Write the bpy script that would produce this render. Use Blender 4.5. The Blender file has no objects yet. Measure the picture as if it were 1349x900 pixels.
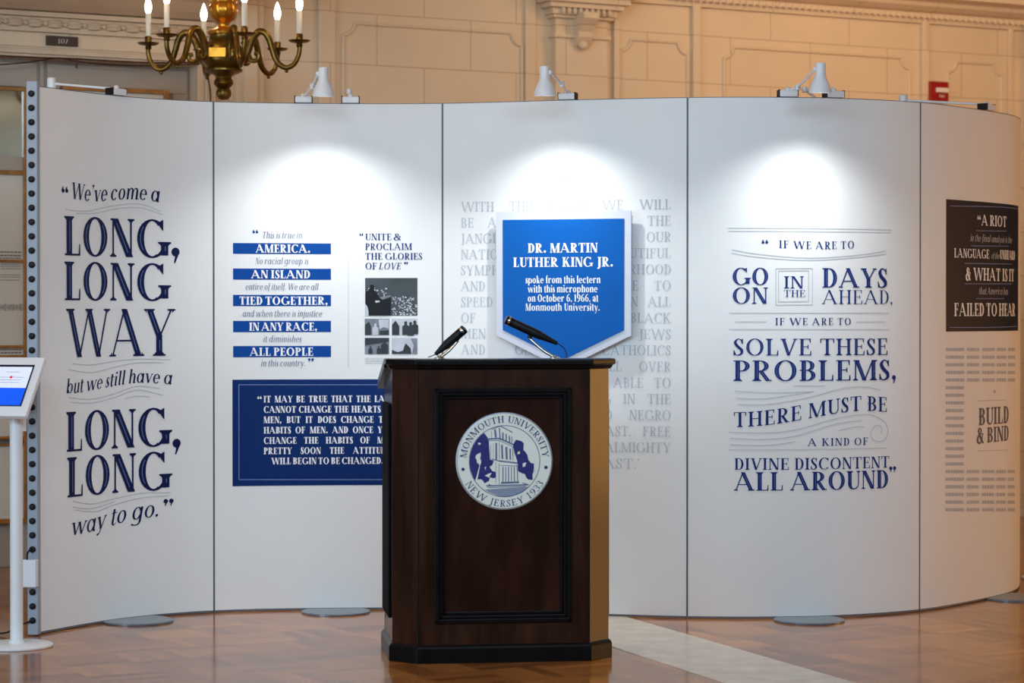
import bpy, math, random
from mathutils import Vector, Matrix
random.seed(7)
PI = math.pi
scene = bpy.context.scene
COL = scene.collection

# ------------------------------------------------------------------ camera, world, exposure
W_PX, H_PX = 1349.0, 900.0
F = 3100.0                 # focal length in pixels (about 83 mm on full frame)
CZ = 1.435                 # camera height
HOR = 414.0                # row of the horizon
PITCH = math.atan((450.0 - HOR) / F)
cam_d = bpy.data.cameras.new('camera')
cam_d.sensor_width = 36.0
cam_d.lens = F * 36.0 / W_PX
cam_d.dof.use_dof = True
cam_d.dof.focus_distance = 10.7
cam_d.dof.aperture_fstop = 2.8
cam_d.clip_end = 200
cam = bpy.data.objects.new('camera', cam_d)
COL.objects.link(cam)
cam.location = (0, 0, CZ)
cam.rotation_euler = (PI / 2 - PITCH, 0, 0)
scene.camera = cam

scene.view_settings.view_transform = 'Standard'
scene.view_settings.look = 'None'
scene.view_settings.exposure = 0.14
scene.view_settings.gamma = 1.0
scene.view_settings.use_curve_mapping = False

world = bpy.data.worlds.new('world')
scene.world = world
world.use_nodes = True
bg = world.node_tree.nodes['Background']
bg.inputs[0].default_value = (0.80, 0.88, 1.0, 1)
bg.inputs[1].default_value = 0.12


def area(name, loc, target, size, power, color, size_y=None):
    d = bpy.data.lights.new(name, 'AREA')
    d.energy = power
    d.color = color
    d.shape = 'RECTANGLE'
    d.size = size
    d.size_y = size_y or size
    o = bpy.data.objects.new(name, d)
    COL.objects.link(o)
    o.location = loc
    v = Vector(target) - Vector(loc)
    o.rotation_euler = v.to_track_quat('-Z', 'Y').to_euler()
    return o


WARM = (1.0, 0.48, 0.14)
# daylight from unseen windows on the left side of the hall
area('window_light', (-8.0, 2.5, 1.9), (0.5, 11, 0.9), 5.0, 330, (0.62, 0.82, 1.0), 3.2)
area('overhead_fill_light', (0.2, 3.0, 4.25), (0.4, 11, 0.5), 6.5, 530, (0.57, 0.80, 1.0), 2.2)  # added overhead fill that gives the panels even, cool frontal light
# unseen warm source past the display's right end, inferred from the lectern's orange chamfer
area('warm_side_light', (7.2, 12.0, 1.25), (2.0, 11.6, 1.1), 2.0, 78, WARM, 2.3)
# warm area lights added out of view to wash the rear wall
area('wall_wash_light', (3.4, 13.4, 4.0), (3.4, 16.5, 2.6), 2.6, 39, (1.0, 0.66, 0.34), 0.8)
area('wall_wash_light', (0.6, 12.8, 4.0), (0.6, 15.3, 2.6), 1.6, 6, (1.0, 0.76, 0.52), 0.8)
# added warm fill from above for the floor and the left panel's top
area('warm_fill_light', (-2.0, 9.0, 4.2), (-1.6, 10.2, 0), 1.6, 24, (1.0, 0.56, 0.20))
# added light that brightens the right wall for the mirror's reflection
area('right_wall_fill_light', (9.5, -2.0, 3.0), (13.8, -2.6, 3.1), 2.0, 110, (1.0, 0.90, 0.76))


SPOT_DEG, SPOT_BLEND, TILT = 124, 1.0, 4    # the clip lamps' cones
LP = 56.0                                  # and their power


# ------------------------------------------------------------------ helpers
def ray(px, py):
    x = (px - W_PX / 2) / F
    y = (H_PX / 2 - py) / F
    f = Vector((0, math.cos(PITCH), -math.sin(PITCH)))
    u = Vector((0, math.sin(PITCH), math.cos(PITCH)))
    return Vector((x, 0, 0)) + u * y + f


def at(px, py, Y):
    r = ray(px, py)
    return Vector((0, 0, CZ)) + r * (Y / r.y)


def on_floor(px, py):
    r = ray(px, py)
    return Vector((0, 0, CZ)) + r * (-CZ / r.z)


class MB:
    """collects geometry and links it as ONE mesh object"""
    def __init__(self):
        self.v = []
        self.f = []

    def add(self, vs, fs):
        b = len(self.v)
        self.v += [Vector(p) for p in vs]
        self.f += [tuple(i + b for i in f) for f in fs]
        return self

    def box(self, x0, x1, y0, y1, z0, z1):
        return self.add([(x0, y0, z0), (x1, y0, z0), (x1, y1, z0), (x0, y1, z0),
                         (x0, y0, z1), (x1, y0, z1), (x1, y1, z1), (x0, y1, z1)],
                        [(3, 2, 1, 0), (4, 5, 6, 7), (0, 1, 5, 4), (1, 2, 6, 5), (2, 3, 7, 6), (3, 0, 4, 7)])

    def prism(self, poly, z0, z1):
        n = len(poly)
        vs = [(p[0], p[1], z0) for p in poly] + [(p[0], p[1], z1) for p in poly]
        fs = [tuple(reversed(range(n))), tuple(range(n, 2 * n))]
        fs += [(i, (i + 1) % n, n + (i + 1) % n, n + i) for i in range(n)]
        return self.add(vs, fs)

    def loft(self, rings, cap=True):
        n = len(rings[0])
        vs = [p for r in rings for p in r]
        fs = []
        for k in range(len(rings) - 1):
            for i in range(n):
                j = (i + 1) % n
                fs.append((k * n + i, k * n + j, (k + 1) * n + j, (k + 1) * n + i))
        if cap:
            fs.append(tuple(reversed(range(n))))
            fs.append(tuple(range((len(rings) - 1) * n, len(rings) * n)))
        return self.add(vs, fs)

    def lathe(self, prof, c=(0, 0, 0), seg=28, M=None, cap=True, lobes=0, lob=0.0):
        M = M or Matrix.Identity(4)
        c = Vector(c)
        rings = []
        for r, z in prof:
            ring = []
            for i in range(seg):
                a = 2 * PI * i / seg
                rr = r * (1 + lob * math.cos(lobes * a)) if lobes else r
                ring.append(c + (M @ Vector((rr * math.cos(a), rr * math.sin(a), z))))
            rings.append(ring)
        return self.loft(rings, cap)

    def tube(self, pts, r, seg=10, cap=True):
        pts = [Vector(p) for p in pts]
        n = len(pts)
        rs = r if isinstance(r, (list, tuple)) else [r] * n
        rings = []
        t0 = (pts[1] - pts[0]).normalized()
        ref = Vector((0, 0, 1)) if abs(t0.z) < 0.9 else Vector((1, 0, 0))
        nrm = t0.cross(ref).normalized()
        for i, p in enumerate(pts):
            t = (pts[min(i + 1, n - 1)] - pts[max(i - 1, 0)]).normalized()
            nrm = (nrm - t * nrm.dot(t)).normalized()
            b = t.cross(nrm)
            rings.append([p + (nrm * math.cos(2 * PI * k / seg) + b * math.sin(2 * PI * k / seg)) * rs[i]
                          for k in range(seg)])
        return self.loft(rings, cap)

    def ball(self, c, r, seg=14, sx=1, sy=1, sz=1):
        prof = []
        m = 9
        c = Vector(c)
        rings = []
        for k in range(m):
            a = -PI / 2 + PI * (k + 0.02) / (m - 1 + 0.04)
            rings.append([c + Vector((sx * r * math.cos(a) * math.cos(2 * PI * i / seg),
                                      sy * r * math.cos(a) * math.sin(2 * PI * i / seg),
                                      sz * r * math.sin(a))) for i in range(seg)])
        return self.loft(rings)

    def build(self, name, mat, parent=None, world=False, smooth=False, bevel=0.0):
        me = bpy.data.meshes.new(name)
        off = parent.location if (parent is not None and world) else Vector((0, 0, 0))
        me.from_pydata([tuple(p - off) for p in self.v], [], self.f)
        me.materials.append(mat)
        if smooth:
            for p in me.polygons:
                p.use_smooth = True
        o = bpy.data.objects.new(name, me)
        COL.objects.link(o)
        if parent is not None:
            o.parent = parent
        if bevel:
            m = o.modifiers.new('bevel', 'BEVEL')
            m.width = bevel
            m.segments = 2
            m.limit_method = 'ANGLE'
        if smooth:
            m = o.modifiers.new('split', 'EDGE_SPLIT')
            m.split_angle = math.radians(42)
        return o


def tag(o, label=None, cat=None, group=None, kind=None):
    if label:
        o['label'] = label
    if cat:
        o['category'] = cat
    if group:
        o['group'] = group
    if kind:
        o['kind'] = kind
    return o


def thing(name, label, cat, loc=(0, 0, 0), rz=0.0, group=None):
    o = bpy.data.objects.new(name, None)
    o.empty_display_size = 0.1
    COL.objects.link(o)
    o.location = loc
    o.rotation_euler = (0, 0, rz)
    return tag(o, label, cat, group)


def srgb(r, g, b):
    def f(c):
        c /= 255.0
        return c / 12.92 if c <= 0.04045 else ((c + 0.055) / 1.055) ** 2.4
    return (f(r), f(g), f(b), 1)


def mat(name, col, rough=0.5, metal=0.0, var=0.05, scale=6.0, bump=0.0, emit=None, emit_s=0.0, coat=0.0, stretch=None, spec=0.5):
    m = bpy.data.materials.new(name)
    m.use_nodes = True
    nt = m.node_tree
    b = nt.nodes['Principled BSDF']
    b.inputs['Roughness'].default_value = rough
    b.inputs['Metallic'].default_value = metal
    b.inputs['Coat Weight'].default_value = coat
    b.inputs['Specular IOR Level'].default_value = spec
    tc = nt.nodes.new('ShaderNodeTexCoord')
    nz = nt.nodes.new('ShaderNodeTexNoise')
    nz.inputs['Scale'].default_value = scale
    nz.inputs['Detail'].default_value = 5
    if stretch:
        mp = nt.nodes.new('ShaderNodeMapping')
        mp.inputs['Scale'].default_value = stretch
        nt.links.new(tc.outputs['Object'], mp.inputs[0])
        nt.links.new(mp.outputs[0], nz.inputs['Vector'])
    else:
        nt.links.new(tc.outputs['Object'], nz.inputs['Vector'])
    rp = nt.nodes.new('ShaderNodeValToRGB')
    rp.color_ramp.elements[0].position = 0.3
    rp.color_ramp.elements[1].position = 0.7
    rp.color_ramp.elements[0].color = tuple(max(0, c * (1 - var)) for c in col[:3]) + (1,)
    rp.color_ramp.elements[1].color = tuple(min(1, c * (1 + var)) for c in col[:3]) + (1,)
    nt.links.new(nz.outputs['Fac'], rp.inputs[0])
    nt.links.new(rp.outputs[0], b.inputs['Base Color'])
    if bump:
        bp = nt.nodes.new('ShaderNodeBump')
        bp.inputs['Strength'].default_value = bump
        bp.inputs['Distance'].default_value = 0.01
        nt.links.new(nz.outputs['Fac'], bp.inputs['Height'])
        nt.links.new(bp.outputs[0], b.inputs['Normal'])
    if emit:
        b.inputs['Emission Color'].default_value = emit
        b.inputs['Emission Strength'].default_value = emit_s
    return m


M = {}
M['panel'] = mat('panel_white', srgb(232, 233, 232), 0.5, var=0.012, scale=3, spec=0.3)
M['panel_edge'] = mat('panel_edge_grey', srgb(95, 98, 105), 0.5)
M['navy'] = mat('ink_navy', srgb(18, 28, 74), 0.55, var=0.04, spec=0.15)
M['royal'] = mat('ink_royal', srgb(2, 68, 148), 0.55, var=0.04, spec=0.15)
M['navy_ink2'] = mat('ink_blue', srgb(24, 46, 112), 0.55, var=0.04, spec=0.15)
M['inline'] = mat('ink_inline', srgb(96, 116, 168), 0.55, spec=0.25)
M['grey_ink'] = mat('ink_grey', srgb(122, 126, 150), 0.55, spec=0.25)
M['faint_ink'] = mat('ink_faint', srgb(188, 192, 198), 0.55, spec=0.25)
M['hair_ink'] = mat('ink_hairline', srgb(190, 192, 196), 0.55, spec=0.25)
M['brown_ink'] = mat('ink_brown', srgb(92, 84, 84), 0.55, spec=0.25)
M['white_ink'] = mat('ink_white', srgb(240, 242, 245), 0.55, var=0.01, spec=0.25)
M['pale_ink'] = mat('ink_pale_blue', srgb(120, 140, 190), 0.55, spec=0.25)
M['dark_navy'] = mat('ink_dark_navy', srgb(12, 18, 42), 0.5, spec=0.15)
M['shield_blue'] = mat('shield_blue', srgb(0, 90, 172), 0.5, var=0.03, spec=0.15)
M['shield_border'] = mat('shield_border', srgb(205, 209, 222), 0.5, var=0.02)
M['photo_dark'] = mat('photo_dark', srgb(34, 40, 46), 0.5, var=0.25, scale=20)
M['photo_mid'] = mat('photo_mid', srgb(118, 124, 134), 0.5, var=0.3, scale=24)
M['photo_light'] = mat('photo_light', srgb(190, 194, 204), 0.5, var=0.1, scale=20)
M['white_metal'] = mat('white_metal', srgb(222, 224, 226), 0.35, var=0.02)
M['white_plastic'] = mat('white_plastic', srgb(226, 228, 232), 0.4, var=0.02)
M['black'] = mat('black_plastic', srgb(12, 13, 18), 0.5, var=0.1, spec=0.3)
M['black_metal'] = mat('black_metal', srgb(22, 24, 26), 0.3, metal=0.6, var=0.1)
M['chrome'] = mat('chrome', srgb(200, 196, 188), 0.22, metal=1.0, var=0.05)
M['foot'] = mat('foot_grey', srgb(112, 122, 130), 0.28, metal=0.35, var=0.04)
M['post'] = mat('post_blue_grey', srgb(150, 160, 172), 0.5, metal=0.1, var=0.03)
M['wood'] = mat('walnut', srgb(44, 24, 15), 0.22, var=0.6, scale=2.2, stretch=(7, 7, 0.9), coat=0.0, spec=0.35)
M['wood_panel'] = mat('walnut_panel', srgb(40, 19, 12), 0.22, var=0.6, scale=2.6, stretch=(3.5, 3.5, 1.1), coat=0.0, spec=0.3)
M['wood_dark'] = mat('ebonised_wood', srgb(15, 13, 14), 0.3, var=0.3, scale=5, stretch=(5, 5, 1), coat=0.0, spec=0.14)
M['seal_white'] = mat('seal_white', srgb(222, 222, 210), 0.5, var=0.02)
M['seal_rim'] = mat('seal_rim', srgb(160, 164, 170), 0.4, metal=0.4)
M['seal_navy'] = mat('seal_navy', srgb(14, 24, 104), 0.5, var=0.04)
M['seal_grey'] = mat('seal_grey', srgb(126, 138, 158), 0.5, var=0.04)
M['seal_line'] = mat('seal_line', srgb(92, 106, 136), 0.5)
M['brass'] = mat('aged_brass', srgb(118, 92, 40), 0.33, metal=0.9, var=0.45, scale=16, bump=0.25)
M['gold'] = mat('bright_brass', srgb(196, 134, 44), 0.28, metal=0.9, var=0.3, scale=14, bump=0.15)
M['candle'] = mat('candle_ivory', srgb(222, 214, 196), 0.5, emit=(1.0, 0.85, 0.62, 1), emit_s=0.05)
M['bulb'] = mat('lit_bulb', srgb(255, 240, 220), 0.3, emit=(1.0, 0.86, 0.70, 1), emit_s=9.0)
M['lamp_bulb'] = mat('lit_lamp_bulb', srgb(255, 250, 245), 0.3, emit=(1.0, 0.97, 0.93, 1), emit_s=5.0)
M['gilt'] = mat('gilt_frame', srgb(158, 108, 52), 0.4, metal=0.25, var=0.3, scale=20)
M['mirror'] = mat('mirror_glass', srgb(206, 216, 214), 0.06, metal=1.0, var=0.02)
M['board_cream'] = mat('board_cream', srgb(206, 202, 190), 0.5, var=0.03)
M['door_paint'] = mat('door_paint', srgb(168, 156, 142), 0.5, var=0.04)
M['trim_paint'] = mat('trim_paint', srgb(206, 184, 158), 0.55, var=0.05)
M['skirting'] = mat('skirting_paint', srgb(200, 200, 202), 0.5, var=0.03)
M['bronze'] = mat('bronze_plate', srgb(58, 38, 30), 0.45, metal=0.2)
M['red'] = mat('alarm_red', srgb(150, 20, 16), 0.35, var=0.06)
M['alarm_lens'] = mat('alarm_lens', srgb(226, 214, 206), 0.3)
M['screen_white'] = mat('screen_white', srgb(210, 218, 235), 0.2, emit=srgb(214, 222, 244), emit_s=0.38)
M['screen_blue'] = mat('screen_blue', srgb(10, 70, 190), 0.2, emit=srgb(10, 80, 215), emit_s=0.75)
M['screen_red'] = mat('screen_red', srgb(210, 40, 50), 0.2, emit=srgb(220, 60, 70), emit_s=0.5)
M['screen_bezel'] = mat('screen_bezel', srgb(30, 36, 60), 0.25)
M['marble'] = mat('marble_band', srgb(198, 184, 166), 0.22, var=0.12, scale=9)
M['ceiling'] = mat('ceiling_paint', srgb(206, 196, 182), 0.7, var=0.03)

ROOM_ROT = math.atan2(2.95, 5.52)      # the room stands about 28 degrees to the view


def wall_material():
    m = mat('ashlar_paint', srgb(218, 196, 166), 0.6, var=0.03, scale=2.5)
    nt = m.node_tree
    b = nt.nodes['Principled BSDF']
    src = b.inputs['Base Color'].links[0].from_socket
    tc = nt.nodes['Texture Coordinate']
    sp = nt.nodes.new('ShaderNodeSeparateXYZ')
    cb = nt.nodes.new('ShaderNodeCombineXYZ')
    nt.links.new(tc.outputs['Object'], sp.inputs[0])
    nt.links.new(sp.outputs['X'], cb.inputs['X'])
    zs = nt.nodes.new('ShaderNodeMath')
    zs.operation = 'ADD'
    zs.inputs[1].default_value = 0.155
    nt.links.new(sp.outputs['Z'], zs.inputs[0])
    nt.links.new(zs.outputs[0], cb.inputs['Y'])
    br = nt.nodes.new('ShaderNodeTexBrick')
    br.offset = 0.5
    br.inputs['Scale'].default_value = 1.0
    br.inputs['Brick Width'].default_value = 0.64
    br.inputs['Row Height'].default_value = 0.31
    br.inputs['Mortar Size'].default_value = 0.0035
    br.inputs['Mortar Smooth'].default_value = 0.4
    nt.links.new(cb.outputs[0], br.inputs['Vector'])
    mx = nt.nodes.new('ShaderNodeMix')
    mx.data_type = 'RGBA'
    nt.links.new(br.outputs['Fac'], mx.inputs[0])
    nt.links.new(src, mx.inputs[6])
    mx.inputs[7].default_value = srgb(186, 156, 126)
    nt.links.new(mx.outputs[2], b.inputs['Base Color'])
    bp = nt.nodes.new('ShaderNodeBump')
    bp.invert = True
    bp.inputs['Strength'].default_value = 0.25
    bp.inputs['Distance'].default_value = 0.003
    nt.links.new(br.outputs['Fac'], bp.inputs['Height'])
    nt.links.new(bp.outputs[0], b.inputs['Normal'])
    return m


def parquet_material():
    m = bpy.data.materials.new('oak_parquet')
    m.use_nodes = True
    nt = m.node_tree
    N = nt.nodes
    L = nt.links
    b = N['Principled BSDF']
    geo = N.new('ShaderNodeNewGeometry')
    mp = N.new('ShaderNodeMapping')
    mp.inputs['Rotation'].default_value = (0, 0, -ROOM_ROT + PI / 4 * 0)
    L.new(geo.outputs['Position'], mp.inputs[0])
    sp = N.new('ShaderNodeSeparateXYZ')
    L.new(mp.outputs[0], sp.inputs[0])
    cell, k = 0.29, 5.0

    def mth(op, a, bb=None, c=None):
        n = N.new('ShaderNodeMath')
        n.operation = op
        for i, s in enumerate((a, bb, c)):
            if s is None:
                continue
            if isinstance(s, (int, float)):
                n.inputs[i].default_value = s
            else:
                L.new(s, n.inputs[i])
        return n.outputs[0]
    xs = mth('DIVIDE', sp.outputs['X'], cell)
    ys = mth('DIVIDE', sp.outputs['Y'], cell)
    fx, fy = mth('FLOOR', xs), mth('FLOOR', ys)
    chk = mth('ABSOLUTE', mth('MODULO', mth('ADD', fx, fy), 2.0))
    inv = mth('SUBTRACT', 1.0, chk)
    c = mth('ADD', mth('MULTIPLY', xs, chk), mth('MULTIPLY', ys, inv))
    along = mth('ADD', mth('MULTIPLY', ys, chk), mth('MULTIPLY', xs, inv))
    ck = mth('MULTIPLY', c, k)
    fr = mth('FRACT', ck)
    edge = mth('MINIMUM', fr, mth('SUBTRACT', 1.0, fr))
    fr2 = mth('FRACT', along)
    edge2 = mth('MULTIPLY', mth('MINIMUM', fr2, mth('SUBTRACT', 1.0, fr2)), k)
    seam = mth('LESS_THAN', mth('MINIMUM', edge, edge2), 0.03)
    cb = N.new('ShaderNodeCombineXYZ')
    L.new(mth('FLOOR', ck), cb.inputs[0])
    L.new(mth('FLOOR', along), cb.inputs[1])
    L.new(mth('MULTIPLY', chk, 7.3), cb.inputs[2])
    wn = N.new('ShaderNodeTexWhiteNoise')
    L.new(cb.outputs[0], wn.inputs['Vector'])
    cb2 = N.new('ShaderNodeCombineXYZ')
    L.new(fx, cb2.inputs[0])
    L.new(fy, cb2.inputs[1])
    wn2 = N.new('ShaderNodeTexWhiteNoise')
    L.new(cb2.outputs[0], wn2.inputs['Vector'])
    cg = N.new('ShaderNodeCombineXYZ')
    L.new(mth('MULTIPLY', ck, 6.0), cg.inputs[0])
    L.new(mth('MULTIPLY', along, 1.2), cg.inputs[1])
    nz = N.new('ShaderNodeTexNoise')
    nz.inputs['Scale'].default_value = 1.5
    nz.inputs['Detail'].default_value = 4
    L.new(cg.outputs[0], nz.inputs['Vector'])
    tone = mth('ADD', mth('ADD', mth('MULTIPLY', wn.outputs['Value'], 0.36), mth('MULTIPLY', nz.outputs['Fac'], 0.30)),
               mth('MULTIPLY', wn2.outputs['Value'], 0.30))
    tone = mth('SUBTRACT', tone, mth('MULTIPLY', seam, 0.22))
    rp = N.new('ShaderNodeValToRGB')
    rp.color_ramp.elements[0].position = 0.2
    rp.color_ramp.elements[0].color = srgb(120, 68, 28)
    rp.color_ramp.elements[1].position = 0.75
    rp.color_ramp.elements[1].color = srgb(184, 118, 58)
    L.new(tone, rp.inputs[0])
    L.new(rp.outputs[0], b.inputs['Base Color'])
    b.inputs['Roughness'].default_value = 0.13
    b.inputs['Specular IOR Level'].default_value = 0.38
    return m


M['wall'] = wall_material()
M['floor'] = parquet_material()

# ------------------------------------------------------------------ a serif alphabet drawn in mesh code
# every glyph is a list of polygons; cap height 1, baseline 0; T = thick stroke, t = thin stroke


def smooth_path(pts, n=7, closed=False):
    out = []
    m = len(pts)
    rng = range(m if closed else m - 1)
    for i in rng:
        if closed:
            p0, p1, p2, p3 = pts[(i - 1) % m], pts[i], pts[(i + 1) % m], pts[(i + 2) % m]
        else:
            p0, p1, p2, p3 = pts[max(i - 1, 0)], pts[i], pts[i + 1], pts[min(i + 2, m - 1)]
        for k in range(n):
            s = k / n
            out.append(tuple(0.5 * ((2 * b) + (-a + c) * s + (2 * a - 5 * b + 4 * c - d) * s * s + (-a + 3 * b - 3 * c + d) * s ** 3)
                             for a, b, c, d in zip(p0, p1, p2, p3)))
    if not closed:
        out.append(tuple(pts[-1]))
    return out


def strip_polys(pts, ws, closed=False):
    n = len(pts)
    L, R = [], []
    for i in range(n):
        a = pts[(i - 1) % n] if closed else pts[max(i - 1, 0)]
        b = pts[(i + 1) % n] if closed else pts[min(i + 1, n - 1)]
        dx, dy = b[0] - a[0], b[1] - a[1]
        l = math.hypot(dx, dy) or 1e-9
        nx, ny = -dy / l, dx / l
        w = ws[i] / 2
        L.append((pts[i][0] + nx * w, pts[i][1] + ny * w))
        R.append((pts[i][0] - nx * w, pts[i][1] - ny * w))
    out = []
    for i in range(n if closed else n - 1):
        j = (i + 1) % n
        out.append([R[i], R[j], L[j], L[i]])
    return out


class Gl:
    def __init__(g, T, t, ital=False, asp=1.0):
        g.T, g.t, g.it, g.asp = T, t, ital, asp
        g.p = []          # polygons
        g.inl = []        # centre lines of thick strokes
        g.adv = 0.6

    def st(g, x, y0=0.0, y1=1.0, w=None):
        w = g.T if w is None else w
        g.p.append([(x - w / 2, y0), (x + w / 2, y0), (x + w / 2, y1), (x - w / 2, y1)])
        if w > g.T * 0.8:
            g.inl.append([(x + w * 0.08, y0 + 0.12), (x + w * 0.08, y1 - 0.12)])

    def sf(g, x, y, w=None, e=0.085, up=True, left=True, right=True):
        w = g.T if w is None else w
        t = g.t
        s = 1 if up else -1
        xl = x - w / 2 - (e if left else 0)
        xr = x + w / 2 + (e if right else 0)
        q = [(xl, y), (xr, y), (xr, y + s * t), (xl, y + s * t)]
        g.p.append(q if up else q[::-1])
        for sg, on in ((-1, left), (1, right)):
            if on:
                a = x + sg * w / 2
                tri = [(a, y + s * t), (a + sg * e * 0.6, y + s * t), (a, y + s * (t + 0.055))]
                g.p.append(tri)

    def di(g, x0, y0, x1, y1, w):
        g.p.append([(x0 - w / 2, y0), (x0 + w / 2, y0), (x1 + w / 2, y1), (x1 - w / 2, y1)])
        if w > g.T * 0.8:
            f = lambda k: (x0 + (x1 - x0) * k, y0 + (y1 - y0) * k)
            g.inl.append([f(0.12), f(0.88)])

    def hb(g, x0, x1, y, w=None):
        w = g.t if w is None else w
        g.p.append([(x0, y - w / 2), (x1, y - w / 2), (x1, y + w / 2), (x0, y + w / 2)])

    def vs(g, x, y, l, back=0.07):
        # wedge serif at an arm end: vertical of length l (signed) with a slanted inner side
        g.p.append([(x, y), (x, y + l), (x - g.t * 0.8 * (1 if back > 0 else -1), y + l), (x - back, y)])

    def el(g, cx, cy, rx, ry, a0=0, a1=360, T=None, t=None, n=26):
        T = g.T if T is None else T
        t = g.t if t is None else t
        k = max(4, int(n * abs(a1 - a0) / 360))
        O, I = [], []
        for i in range(k + 1):
            a = math.radians(a0 + (a1 - a0) * i / k)
            O.append((cx + rx * math.cos(a), cy + ry * math.sin(a)))
            I.append((cx + (rx - T) * math.cos(a), cy + (ry - t) * math.sin(a)))
        for i in range(k):
            g.p.append([O[i], O[i + 1], I[i + 1], I[i]])
        for lo, hi in ((-42, 42), (138, 222)):
            pts = [(cx + (rx - T * 0.46) * math.cos(math.radians(a)), cy + (ry - t) * math.sin(math.radians(a)))
                   for a in range(lo, hi + 1, 12) if min(a0, a1) <= a <= max(a0, a1) or min(a0, a1) <= a + 360 <= max(a0, a1)]
            if len(pts) > 3:
                g.inl.append(pts)

    def cv(g, pts, n=6, closed=False):
        # pts: (x, y, k) with k 0..1 between thin and thick
        q = smooth_path(pts, n, closed)
        g.p += strip_polys([(a, b) for a, b, c in q], [g.t + (g.T - g.t) * min(1, max(0, c)) for a, b, c in q], closed)

    def dot(g, x, y, r):
        g.p.append([(x + r * math.cos(2 * PI * i / 12), y + r * g.asp * math.sin(2 * PI * i / 12)) for i in range(12)])


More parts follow.
